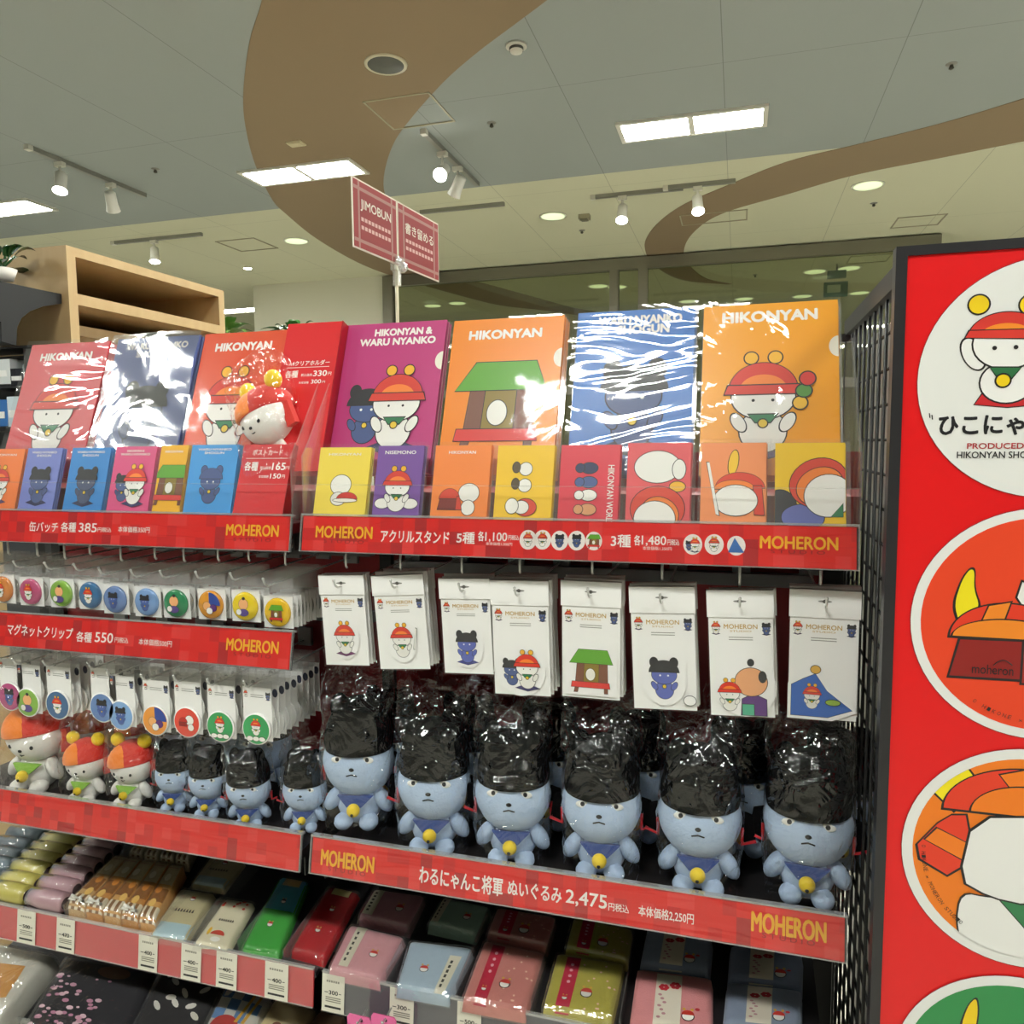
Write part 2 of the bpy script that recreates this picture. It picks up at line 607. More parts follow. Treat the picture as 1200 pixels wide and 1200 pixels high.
# glass partition and white wall far behind
YG = 7.6
WALLM = mat('ecead8', .8, var=.02, vscale=2)
mb = MB(); mb.box((-6.05, YG, 0), (-4.2, YG + .12, CZ), WALLM); struct(mb, 'wall_back')
mb = MB(); mb.box((-16, 15.2, 0), (-4.25, 15.3, CZ), mat('d6d2bd', .8)); struct(mb, 'wall_left')
mb = MB(); mb.box((-16, -7.1, 0), (9, -7, CZ), mat('8f8a80', .7, var=.1, vscale=1.5)); struct(mb, 'wall_front')
mb = MB(); mb.box((-4.2, 15.2, 0), (9, 15.3, CZ), mat('cfc8a8', .8)); struct(mb, 'wall_far')
FR = mat('7d7a6c', .35, metal=.4)
win = thing('window_1', None, None, (0, YG, 0)); win['kind'] = 'structure'
mb = MB()
for a, b in (((-4.2, -.05, 3.46), (1.9, .05, 3.585)), ((-4.2, -.05, 0), (-4.07, .05, 3.46)), ((-1.42, -.05, 0), (-1.32, .05, 3.46)), ((-1.1, -.05, 0), (-1.0, .05, 3.46)), ((1.8, -.05, 0), (1.9, .05, 3.46)),
             ((-4.07, -.04, 2.1), (-1.42, .04, 2.2)), ((-1.0, -.04, 2.1), (1.8, .04, 2.2))):
    mb.box(a, b, FR)
mb.build('window_frame', win)
mb = MB()
for a, b in ((-4.07, -1.42), (-1.32, -1.1), (-1.0, 1.8)):
    mb.box((a, -.006, 0), (b, .006, 3.46), film(.06, .015, .03, 0, tint='dfe2d2'))
mb.build('pane', win)

# =================================================================== CEILING FITTINGS
TUBE = emit('fbfdf6', TROFFER_W)
WH = mat('e6e4da', .5)


def troffer(x, y, label, first=[None]):
    if first[0] is None:
        t = thing('ceiling_light', label, 'ceiling light', (x, y, CZ), 'recessed ceiling lights')
        mb = MB(); w, d = .44, .135
        for a, b in (((-w - .03, -d - .03, -.016), (-w, d + .03, .004)), ((w, -d - .03, -.016), (w + .03, d + .03, .004)), ((-w, -d - .03, -.016), (w, -d, .004)), ((-w, d, -.016), (w, d + .03, .004)), ((-.018, -d, -.014), (.018, d, .004))):
            mb.box(a, b, WH)
        mb.build('frame', t)
        for s in (-1, 1):
            mb = MB(); mb.box((min(.018 * s, w * s), -d, -.008), (max(.018 * s, w * s), d, -.002), TUBE); mb.build('diffuser', t)
        first[0] = t
        return t
    return dup(first[0], label, (x, y, CZ))


troffer(-.33, 4.11, 'bright rectangular ceiling light right of the brown swirl')
troffer(-3.18, 4.12, 'bright rectangular ceiling light on the brown swirl above the small red sign')
troffer(-6.15, 4.12, 'bright rectangular ceiling light cut by the left edge of the photo')
for i, (x, y) in enumerate([(-6.15, 1.0), (-3.2, 1.0), (-.35, 1.0), (2.6, 1.0), (-6.6, -2.0), (-3.86, -2.0), (-.68, -2.0), (2.3, -2.0), (5.2, -2.0), (2.6, 4.12), (5.5, 1.0), (5.5, 4.12), (8.3, 4.12), (4.8, 6.9), (7.6, 6.9), (8.3, 1.0)]):  # unseen lights: back row placed for folder glare, right ones added to brighten ceiling
    troffer(x, y, 'ceiling light out of view, added to light the shop')
q_ = atZ(281, 363, CZ)
troffer(q_.x, q_.y, 'far ceiling light glimpsed left of the white wall')
DOWN = emit('e2f2c4', DOWN_E)


def downlight(px, py, label, r=.125, first=[None], bright=DOWN):
    p = atZ(px, py, CZ)
    t = thing('downlight', label, 'ceiling light', (p.x, p.y, CZ), 'round downlights')
    mb = MB(); mb.lathe([(r * .86, -.006), (r, -.008), (r, .0)], WH, 28); mb.build('trim_ring', t)
    mb = MB(); mb.lathe([(r * .1, -.0095), (r * .84, -.009), (r * .86, -.006)], bright, 28); mb.build('diffuser', t)
    return t


downlight(347, 282, 'round greenish downlight left of the brown swirl')
downlight(290, 314, 'small dazzling downlight in the cream ceiling above the white wall', .05, bright=emit('fffdf4', 60.0))
downlight(648, 253, 'round downlight in the cream ceiling above the glass partition')
downlight(1017, 217, 'round downlight below the right brown band')
for px, py, l in ((507, 358, 'dim yellowish round downlight behind the glass, left of a pair'), (536, 355, 'round downlight behind the glass, right of a low pair'),
                  (701, 335, 'round downlight behind the glass left of the mullion'), (723, 336, 'round downlight seen between the two glass mullions'),
                  (955, 318, 'yellowish round downlight behind glass near the green sign'), (995, 314, 'round downlight behind glass right of the yellowish one'),
                  (1007, 343, 'far round downlight beside the mesh panel top'), (872, 350, 'far round downlight just above the amber folder'), (940, 347, 'far round downlight above the right end of the amber folder'), (806, 353, 'far round downlight above the blue folder')):
    downlight(px, py, l, .14)

GRY = mat('8f8f88', .4, metal=.3)


def track(p0, p1, label):
    a = atZ(*p0, CZ); b = atZ(*p1, CZ)
    if abs(b.x - a.x) < abs(b.y - a.y): b.x = a.x
    else: b.y = a.y
    t = thing('light_track', label, 'light track', (a.x, a.y, CZ), 'ceiling light tracks')
    mb = MB(); d = b - a; w = .017
    if abs(d.x) > abs(d.y): mb.box((0, -w, -.03), (d.x, w, 0), GRY); e = (1, 0)
    else:
        y0, y1 = sorted((0, d.y)); mb.box((-w, y0, -.03), (w, y1, 0), GRY)
    mb.build('rail', t)
    mb = MB(); mb.box((-w * 1.2, -w * 1.2, -.034), (w * 1.2, w * 1.2, .0), WH)
    mb.build('feed_cap', t)
    return a, b


SPOTL = emit('fffdf4', SPOT_E)
SPOTD = emit('f4f0dc', 4.0)


def spot(px, py, ab, label, aim, lit=SPOTL):
    a, b = ab
    # the point of the rail nearest to the line of sight
    best = min((k / 60 for k in range(61)), key=lambda t: ((a.lerp(b, t) - CAM).normalized() - (ray(px, py - 12)).normalized()).length)
    p = a.lerp(b, best)
    t = thing('spotlight', label, 'spotlight', (p.x, p.y, CZ - .03), 'track spotlights')
    mb = MB(); mb.box((-.035, -.02, -.03), (.035, .02, 0), WH); mb.build('adapter', t)
    mb = MB(); mb.tube([(0, 0, -.03), (0, 0, -.11)], .009, WH, 8); mb.build('stem', t)
    d = Vector(aim).normalized()
    M = d.to_track_quat('Z', 'Y').to_matrix().to_4x4(); M.translation = (0, 0, -.13)
    mb = MB(); mb.lathe([(.03, -.07), (.04, -.06), (.042, .03), (.05, .075), (.052, .08)], WH, 20, M); mb.build('housing', t)
    mb = MB(); mb.lathe([(.008, .079), (.046, .0805), (.047, .0815)], lit, 20, M); mb.build('lamp', t)
    return t


t1 = track((33, 170), (177, 226), 'short light track with two spots on the left grey ceiling')
spot(68, 207, t1, 'lit white spotlight at the near end of the left ceiling track', (.2, -.35, -1))
spot(128, 231, t1, 'white spotlight turned aside on the left ceiling track', (-.3, .5, -.7), SPOTD)
t2 = track((133, 283), (240, 274), 'thin light track above the wooden shelving')
spot(182, 298, t2, 'white spotlight on the track above the wooden shelving', (.15, -.2, -1))
t3 = track((497, 152), (566, 213), 'light track beside the swirl above the small red sign')
spot(513, 192, t3, 'dazzling spotlight above and right of the small red sign', (.1, -1, -.7))
spot(531, 208, t3, 'white spotlight turned away, right of the dazzling one', (-.5, .3, -.7), SPOTD)
t4 = track((695, 229), (800, 216), 'light track over the glass partition')
spot(729, 248, t4, 'lit spotlight on the track over the glass partition', (0, -.5, -1))
t5 = track((780, 218), (862, 209), 'light track crossing the right brown band')
spot(818, 243, t5, 'lit spotlight in front of the right brown band', (.1, -.5, -1))
track((490, 247), (592, 238), 'bare light track right of the small red sign')


def ceiling_disc(name, px, py, r, label, cat, parts):
    p = atZ(px, py, CZ)
    t = thing(name, label, cat, (p.x, p.y, CZ))
    for nm, prof, m in parts:
        mb = MB(); mb.lathe(prof, m, 28); mb.build(nm, t)


ceiling_disc('ceiling_speaker', 452, 74, .12, 'round grey ceiling speaker in a cream ring on the brown swirl', 'speaker',
             [('ring', [(.098, -.012), (.115, -.012), (.118, .0)], mat('d9d2b8', .5)), ('grille', [(.01, -.013), (.098, -.0125), (.099, -.004)], mat('55564f', .6, bump=.4, bscale=400))])
ceiling_disc('smoke_detector', 605, 53, .055, 'white round smoke detector on the edge of the brown swirl', 'smoke detector',
             [('base', [(.052, -.012), (.055, -.01), (.055, 0)], WH), ('cap', [(.01, -.04), (.03, -.036), (.036, -.022), (.036, -.01)], WH), ('slot_ring', [(.037, -.026), (.0375, -.02), (.037, -.014)], mat('44443e', .6))])
for px, py, l in ((576, 144, 'tiny sprinkler head in the grey ceiling above the bright light'), (682, 270, 'tiny sprinkler head beside the downlight above the glass'), (1115, 75, 'tiny sprinkler head in the far right grey ceiling'), (1024, 238, 'tiny sprinkler head under the right downlight'), (182, 198, 'tiny sprinkler head right of the left light track'), (885, 322, 'dark round fitting behind the glass above the amber folder')):
    ceiling_disc('sprinkler', px, py, .03, l, 'sprinkler', [('plate', [(.022, -.006), (.03, -.002), (.03, 0)], GRY), ('nozzle', [(.006, -.03), (.014, -.024), (.008, -.006)], mat('4b4940', .5))])
p = atZ(685, 252, CZ)
mb = MB(); mb.box((-.05, -.04, -.04), (.05, .04, 0), mat('97937d', .5)); mb.box((-.03, -.045, -.05), (.03, .03, -.04), mat('6e6b5b', .5))
tag(mb.build('motion_sensor', None, (p.x, p.y, CZ)), 'small square sensor right of the downlight above the glass', 'sensor')
p = atZ(347, 167, CZ)
mb = MB(); mb.box((-.055, -.04, -.014), (.055, .04, 0), mat('d9cfae', .4)); mb.box((-.045, -.03, -.018), (.045, .03, -.014), mat('cbbf9a', .4))
tag(mb.build('sensor_box', None, (p.x, p.y, CZ)), 'small cream box on the brown swirl above the bright light', 'sensor')


def hatch(P, label):
    q = [atZ(*p, CZ) for p in P]
    x0 = (q[0].x + q[3].x) / 2; x1 = (q[1].x + q[2].x) / 2; y0 = (q[0].y + q[1].y) / 2; y1 = (q[2].y + q[3].y) / 2
    t = thing('access_hatch', label, 'ceiling hatch', ((x0 + x1) / 2, (y0 + y1) / 2, CZ), 'ceiling access hatches')
    w = (x1 - x0) / 2; d = abs(y1 - y0) / 2; e = .012
    m = mat('a39c82', .5)
    mb = MB()
    for a, b in (((-w, -d), (w, -d + e)), ((-w, d - e), (w, d)), ((-w, -d), (-w + e, d)), ((w - e, -d), (w, d))):
        mb.box((*a, -.007), (*b, 0), m)
    mb.build('frame', t)


hatch([(426, 119), (502, 106), (533, 141), (461, 152)], 'square access hatch on the right edge of the brown swirl')
hatch([(251, 283), (298, 278), (326, 291), (283, 294)], 'square access hatch beside the greenish downlight')
hatch([(1051, 256), (1111, 249), (1101, 262), (1043, 268)], 'square access hatch in the cream ceiling at right')
hatch([(795, 252), (876, 245), (876, 257), (800, 264)], 'square access hatch inside the right brown curve')
hatch([(996, 300), (1045, 297), (1040, 306), (992, 309)], 'square access hatch behind the glass at right')
p = atY(980, 338, 8.7); k_ = .72
t = thing('hanging_sign', 'teal green hanging sign far behind the glass', 'sign', p)
mb = MB(); mb.box((-.19 * k_, -.03, -.13 * k_), (.17 * k_, .03, .1 * k_), mat('2f6b60', .5)); mb.build('panel', t)
mb = MB(); mb.box((-.14 * k_, -.034, -.07 * k_), (.06 * k_, -.03, .05 * k_), mat('b9cdbf', .5)); mb.build('pale_patch', t)
mb = MB(); mb.box((-.14 * k_, -.03, .16 * k_), (.14 * k_, .03, .28 * k_), mat('2c5c55', .5)); mb.build('upper_panel', t)
mb = MB(); mb.tube([(0, 0, .28 * k_), (0, 0, CZ - p.z)], .01, GRY); mb.build('rod', t)

# =================================================================== BACKGROUND FURNITURE
WD = wood('c2a77b', 'ae9164')
BLK = mat('121213', .45)
p0 = atZ(77, 287, 2.1)
pe = atX(262, 337, p0.x)
x1, y0, y1 = p0.x, p0.y, pe.y
t = thing('shelving_unit', 'tall light wood shelving unit behind the left end of the display', 'shelving', (x1 - .25, (y0 + y1) / 2, 0))
def wp(nm, a, b, mm=WD):
    mb = MB(); mb.box((a[0] + .25, a[1] - (y0 + y1) / 2, a[2]), (b[0] + .25, b[1] - (y0 + y1) / 2, b[2]), mm); mb.build(nm, t)
zs = atX(85, 343, x1).z; zs2 = atX(85, 372, x1).z
wp('side_panel', (-.6, y0, 0), (0, y0 + .03, 2.1)); wp('side_panel', (-.6, y1 - .03, 0), (0, y1, 2.1))
wp('top_panel', (-.6, y0 + .03, 2.075), (0, y1 - .03, 2.1)); wp('shelf', (-.6, y0 + .03, zs - .03), (0, y1 - .03, zs))
wp('shelf', (-.6, y0 + .03, zs2 - .03), (-.1, y1 - .03, zs2)); wp('back_panel', (-.6, y0 + .03, zs2), (-.58, y1 - .03, 2.075))
wp('divider', (-.58, y0 + (y1 - y0) * .55, 1.2), (-.02, y0 + (y1 - y0) * .55 + .03, zs2 - .03))
wp('base_panel', (-.6, y0 + .03, .05), (0, y1 - .03, .08)); wp('shelf', (-.6, y0 + .03, 1.0), (0, y1 - .03, 1.03))
# black bracket shelf that butts on its end panel
xb = atY(73, 350, y0).x
prof = [(-30, 329), (73, 350), (73, 356), (52, 359), (36, 365), (26, 373), (21, 384), (20, 405), (3, 400), (2, 377), (-30, 372)]
pr = [atX(a, b, xb) for a, b in prof]
o3 = pr[0]
t = thing('bracket_shelf', 'black curved bracket shelf in front of the wood end panel', 'shelf', o3)
mb = MB()
pts = [(q.y - o3.y - .002, q.z - o3.z) for q in pr]
n = len(pts)
vs = [(0, a, b) for a, b in pts] + [(-.05, a, b) for a, b in pts]
mb.add(vs, [tuple(range(n)), tuple(range(2 * n - 1, n - 1, -1))] + [(i, (i + 1) % n, n + (i + 1) % n, n + i) for i in range(n)], BLK)
mb.build('bracket', t)
mb = MB(); a, b = pts[0], pts[1]
mb.add([(.0, a[0], a[1]), (.0, b[0], b[1]), (-.5, b[0], b[1]), (-.5, a[0], a[1]), (.0, a[0], a[1] + .012), (.0, b[0], b[1] + .012), (-.5, b[0], b[1] + .012), (-.5, a[0], a[1] + .012)],
       [(0, 1, 2, 3), (7, 6, 5, 4), (0, 4, 5, 1), (1, 5, 6, 2), (2, 6, 7, 3), (3, 7, 4, 0)], BLK)
mb.build('board', t)
LEAF = mat('2f6b2c', .35, var=.3, vscale=30)
LEAF2 = mat('5c8a3a', .4, var=.3, vscale=30)


def plant(loc, label, n, ln, spread, lm, seed, pot=.06, ph=.1):
    R = random.Random(seed)
    t = thing('potted_plant', label, 'plant', loc)
    mb = MB(); mb.lathe([(pot * .7, 0), (pot, ph), (pot * .9, ph), (pot * .8, ph - .01)], mat('efeae0', .5), 20); mb.build('pot', t)
    mb = MB()
    for i in range(n):
        w = R.uniform(0, 6.283); el = R.uniform(.25, 1.35); l = ln * R.uniform(.7, 1.1)
        d = Vector((math.cos(w) * math.cos(el) * spread, math.sin(w) * math.cos(el) * spread, math.sin(el)))
        s = Vector((0, 0, ph)); side = d.cross(Vector((0, 0, 1))).normalized()
        rows = []
        for k in range(6):
            u = k / 5
            c = s + d * (l * (.35 + .65 * u)) + Vector((0, 0, -.35 * l * u * u))
            wd = l * .17 * math.sin(math.pi * min(1, .08 + .92 * u) ** .8)
            rows.append((c - side * wd + Vector((0, 0, .2 * wd)), c, c + side * wd + Vector((0, 0, .2 * wd))))
        vs = [q for r in rows for q in r]
        fs = []
        for k in range(5):
            for j in range(2): fs.append((k * 3 + j, k * 3 + j + 1, k * 3 + 4 + j, k * 3 + 3 + j))
        mb.add(vs, fs, lm, True)
        mb.tube([s, s + d * (l * .37)], .0025, lm, 4)
    mb.build('foliage', t)
    return t


q = atX(9, 331, xb - .12)
plant((xb - .1, atX(4, 335, xb - .1).y, atX(4, 335, xb - .1).z + .014), 'dark green plant on the black bracket shelf at left edge', 15, .12, 1.1, mat('1f4a22', .2, var=.3, vscale=40), 3, .035, .03)
p = atY(297, 390, 1.9)
st = thing('plant_stand', 'pale counter behind the wooden unit that carries two leafy plants', 'counter', (p.x, 1.95, 0))
mb = MB(); mb.box((-.4, -.2, .0), (.4, .25, p.z - .11), mat('cbbf9f', .5)); mb.build('body', st)
mb = MB(); mb.box((-.42, -.22, p.z - .11), (.42, .27, p.z - .09), WD); mb.build('top', st)
plant((p.x - .13, 1.86, p.z - .09), 'leafy plant behind the wood shelving, left of its pair', 26, .16, 1.15, LEAF2, 5, .055, .06)
plant((p.x + .17, 1.98, p.z - .09), 'leafy plant behind the red price card, right of its pair', 26, .15, 1.25, LEAF, 6, .055, .06)

# dark rack with boxed goods at the left edge
YR = .38
def rk(px, py): return atY(px, py, YR)
a = rk(-40, 405); b = rk(38, 411)
t = thing('side_rack', 'dark rack of boxed goods at the left edge behind the first folder', 'rack', (a.x, YR, 0))
for nm, (u0, u1, v0, v1) in {'top_board': (-60, 40, 404, 412), 'shelf': (-60, 40, 452, 457), 'shelf.low': (-60, 60, 500, 506)}.items():
    A = rk(u0, v1); B = rk(u1, v0)
    mb = MB(); mb.box((A.x - a.x, 0, A.z), (B.x - a.x, 0.12, B.z), BLK); mb.build(nm.split('.')[0], t)
A = rk(38, 470)
mb = MB(); mb.box((A.x - a.x - .02, .0, 0), (A.x - a.x + .01, .12, rk(38, 408).z), BLK); mb.build('side_panel', t)
mb = MB(); mb.box((rk(-60, 400).x - a.x, .115, 0), (A.x - a.x, .12, rk(38, 408).z), mat('3b3d42', .3)); mb.build('back_panel', t)
for (u0, u1, v0, v1), hx, lab in (((-30, 7, 420, 451), 'dfe6e6', 'white boxed item on the dark rack, top row left'), ((9, 22, 431, 452), '2d2f35', 'small black boxed item on the dark rack, top row middle'), ((24, 34, 426, 452), '9aa4a6', 'grey boxed item on the dark rack, top row right'),
                            ((-30, 4, 468, 500), '3f74b5', 'blue boxed item on the dark rack, second row left'), ((6, 24, 464, 500), 'cfe0ea', 'pale blue boxed item on the dark rack, second row right')):
    A = rk(u0, v1); B = rk(u1, v0)
    bx = thing('product_box', lab, 'box', ((A.x + B.x) / 2, YR + .01, A.z), 'boxed goods on the side rack')
    w = (B.x - A.x) / 2; h = B.z - A.z
    mb = MB(); mb.box((-w, 0, 0), (w, .08, h), mat(hx, .15, coat=.5)); mb.build('carton', bx)
    mb = MB(); mb.box((-w * .8, -.0015, h * .3), (w * .8, 0, h * .55), mat('eef0ee', .3)); mb.build('band', bx)

# =================================================================== THE DISPLAY SHELVING
XL0, XL1, XR0, XR1 = -1.66, -.757, -.738, .168
YBK = .36
DRED = mat('8a0f18', .55)
g = thing('display_shelving', 'black and red shop shelving that carries all the souvenir goods', 'shelving', (-.75, .2, 0))
def gp(nm, a, b, m):
    mb = MB(); mb.box((a[0] + .75, a[1] - .2, a[2]), (b[0] + .75, b[1] - .2, b[2]), m); return mb.build(nm, g)
for x in (-1.67, -.7475, .171):
    gp('upright', (x - .014, YBK - .012, 0), (x + .014, YBK + .03, 1.40), BLK)
for a, b in ((XL0, XL1 - .006), (XR0 + .006, XR1 - .006)):
    gp('back_panel', (a, YBK, .82), (b, YBK + .012, 1.40), DRED)
    gp('back_panel', (a, YBK, .0), (b, YBK + .012, .80), mat('262326', .6))
    gp('shelf', (a, .004, 1.392), (b, YBK - .002, 1.41), mat('6e141a', .5))
    gp('shelf', (a, -.0, .785), (b, YBK - .002, .803), mat('201d1e', .5))
    gp('base_plinth', (a, .04, .0), (b, YBK - .002, .10), mat('1a1a1b', .6))
    for xx in (a + .004, b - .007):
        gp('shelf_bracket', (xx, .02, 1.36), (xx + .003, YBK - .014, 1.392), BLK)
        gp('shelf_bracket', (xx, .02, .745), (xx + .003, YBK - .014, .785), BLK)
# hook bars the wire hooks clip on
for a, b, z in ((XR0 + .02, XR1 - .03, 1.285), (XL0 + .02, XL1 - .02, 1.315), (XL0 + .02, XL1 - .02, 1.165)):
    gp('hook_bar', (a, YBK - .03, z - .012), (b, YBK - .001, z + .012), mat('76787a', .35, metal=.6))

CHK = checker_red()
YEL = mat('f0b62a', .4); WTX = mat('f7f2ec', .4); DKT = mat('8e1720', .5); GTX = mat('3a3a3a', .5)
CLR = film(.06, .0, .05, .25, 14, stretch=(.3, 1, 3), dist=.004)
EDGE = film(.25, .25, .1, 0)


def strip(name, label, xl, xr, yt, zt, yb, zb, card=CHK, texts=(), icons=()):
    M = frame(((xl + xr) / 2, yb, zb), (1, 0, 0), (0, yt - yb, zt - zb))
    H = math.hypot(yt - yb, zt - zb); w = (xr - xl) / 2
    t = thing(name, label, 'shelf label strip', M=M, group='red shelf label strips')
    mb = MB(); mb.box((-w + .004, .0012, .002), (w - .004, .0028, H - .004), card); mb.build('insert_card', t)
    mb = MB(); mb.box((-w, -.0008, .0), (w, .0, H), CLR); mb.build('clear_cover', t)
    mb = MB(); mb.box((-w, -.001, H - .0035), (w, .012, H), EDGE); mb.box((-w, -.001, 0), (w, .0042, .0018), EDGE)
    mb.box((-w, -.001, 0), (-w + .0018, .0042, H), EDGE); mb.box((w - .0018, -.001, 0), (w, .0042, H), EDGE)
    mb.build('holder_rim', t)
    mb = MB(); mb.box((-w, .0042, 0), (w, .0056, H - .006), mat('2a2526', .5)); mb.build('holder_back', t)
    if texts:
        mb = MB()
        for body, a, b, c, d, mm, bold in texts:
            xm, ym = (a + b) / 2, (c + d) / 2
            X0 = loc_in(M, a, ym)[0]; X1 = loc_in(M, b, ym)[0]; Z1 = loc_in(M, xm, c)[1]; Z0 = loc_in(M, xm, d)[1]
            text(mb, body, X0, Z0, X1 - X0, Z1 - Z0, mm, .0009, bold)
        mb.build('lettering', t)
    if icons:
        mb = MB()
        for kind, px, c, d in icons:
            x, za = loc_in(M, px, c); zb_ = loc_in(M, px, d)[1]
            s = (za - zb_) * .95
            A = Art(mb, x, (za + zb_) / 2, s, y=.0009, step=.00003)
            A.put(E2(0, 0, .52, .58), 'f3ece6')
            {'s': lambda: A.snow(k=.9, cushion=None, ink=.02), 'b': lambda: A.bear(k=.9, cushion=None, ink=.02), 'h': lambda: A.house(k=.9), 'd': lambda: A.duo(.9),
             'c': lambda: A.sh([(-.45, -.4), (.45, -.4), (-.1, .45)], '3f6fb4')}[kind]()
        mb.build('printed_figures', t)
    return t


ST = ' S T U D I O '.strip()
strip('label_strip', 'upper right red label strip listing acrylic stand prices', XR0, XR1, 0, 1.430, -.012, 1.364, texts=[
    ('MOHERON', 370, 436, 617, 630.5, YEL, .024), (ST, 379, 426, 632.5, 636.5, DKT, 0),
    ('アクリルスタンド', 446, 526, 622, 636, WTX, .018), ('5種', 535, 556, 623.5, 637, WTX, .018), ('各', 560, 567, 622.5, 634, WTX, .018), ('1,100', 568.5, 594, 624, 635.5, WTX, .014), ('円税込', 595.5, 608, 627, 633, WTX, .01), ('本体価格1,000円', 569, 600, 635.5, 639.5, WTX, .0),
    ('3種', 716, 739, 626.5, 641, WTX, .018), ('各', 743, 750.5, 627, 639, WTX, .018), ('1,480', 752, 780.5, 628, 640, WTX, .014), ('円税込', 782, 796, 632, 639, WTX, .01), ('本体価格1,350円', 753, 787, 640.5, 645, WTX, 0),
    ('MOHERON', 891, 982, 629, 643.5, YEL, .024), (ST, 903, 967, 645, 649, DKT, 0)],
    icons=[('s', 619, 622, 643), ('s', 636, 622, 643), ('b', 656, 623, 644), ('b', 676, 623, 644), ('h', 696, 624, 644), ('d', 812, 627, 649), ('s', 837, 627, 649), ('c', 863, 629, 650)])
strip('label_strip', 'upper left red label strip listing button badge prices', XL0, XL1, 0, 1.428, -.012, 1.362, texts=[
    ('缶バッチ', 34, 67.5, 611.5, 623, WTX, .016), ('各種', 71, 88.5, 612, 623.5, WTX, .016), ('385', 92, 113, 613, 623.5, WTX, .014), ('円税込', 114, 130, 618, 623.5, WTX, .008), ('本体価格350円', 138, 175, 617, 624, WTX, .008),
    ('MOHERON', 265, 326, 615, 628, YEL, .024), (ST, 273, 317, 630.5, 634.5, DKT, 0)])
zt2 = atY(343.7, 739, 0).z; zb2 = atY(337, 786, -.014).z
strip('label_strip', 'second left red label strip listing magnet clip prices', XL0, atY(343.7, 739, 0).x, 0, zt2, -.014, zb2, texts=[
    ('マグネットクリップ', 8, 85, 733.5, 746.5, WTX, .016), ('各種', 89, 107, 740.5, 752.5, WTX, .016), ('550', 111, 132, 741.5, 753, WTX, .014), ('円税込', 134, 150, 747, 753.5, WTX, .008), ('本体価格500円', 162, 201, 749.5, 757, WTX, .008),
    ('MOHERON', 265, 326, 750, 764, YEL, .024), (ST, 273, 317, 766, 770, DKT, 0)])
strip('label_strip', 'lower right red label strip listing the soft toy price', XR0, XR1, -.003, .8415, -.016, atY(994, 1130, -.016).z, texts=[
    ('MOHERON', 376, 438, 1000, 1018.5, YEL, .024), (ST, 384, 428, 1019, 1024, DKT, 0),
    ('わるにゃんこ将軍', 491, 589, 1022, 1043, WTX, .018), ('ぬいぐるみ', 595, 658, 1036, 1054, WTX, .018), ('2,475', 663, 711, 1046, 1064, WTX, .016), ('円税込', 713, 737, 1059.5, 1069, WTX, .01), ('本体価格2,250円', 748, 813, 1066, 1079, WTX, .012),
    ('MOHERON', 881, 968, 1075, 1098, YEL, .024), (ST, 893, 955, 1098, 1104, DKT, 0)])
strip('label_strip', 'plain lower left red checked label strip without lettering', XL0, XL1, -.003, .8405, -.016, atY(350, 1022.5, -.016).z)


# =================================================================== TOP TIER: folders and postcards
FILMF = film(.05, .0, .07, .8, 7, stretch=(1, 1, 1.6), dist=.012)
FILMW = film(.36, .02, .16, 1.0, 5, stretch=(.8, 1, 1.5), dist=.022)
FILMM = film(.13, .005, .10, 1.0, 5, stretch=(.7, 1, 1.6), dist=.024)
FILMP = film(.035, .0, .06, .4, 5, dist=.006)
FILMC = film(.05, .02, .05, .25, 18, dist=.006)


def sheet_film(w, h, y, m, wav, seed, nx=14, nz=18, x0=None, z0=0):
    """a loose sheet of film with soft waves"""
    R = random.Random(seed)
    ph = [(R.uniform(0, 6), R.uniform(8, 40), R.uniform(8, 50)) for _ in range(5)]
    mb = MB(); vs = []; fs = []
    x0 = -w / 2 if x0 is None else x0
    for j in range(nz + 1):
        for i in range(nx + 1):
            x = x0 + w * i / nx; z = z0 + h * j / nz
            u = sum(math.sin(a + b * x + c * z) for a, b, c in ph) / 5
            vs.append((x, y - wav * (1 + u), z))
    for j in range(nz):
        for i in range(nx):
            o = j * (nx + 1) + i
            fs.append((o, o + 1, o + nx + 2, o + nx + 1))
    return mb.add(vs, fs, m, True)


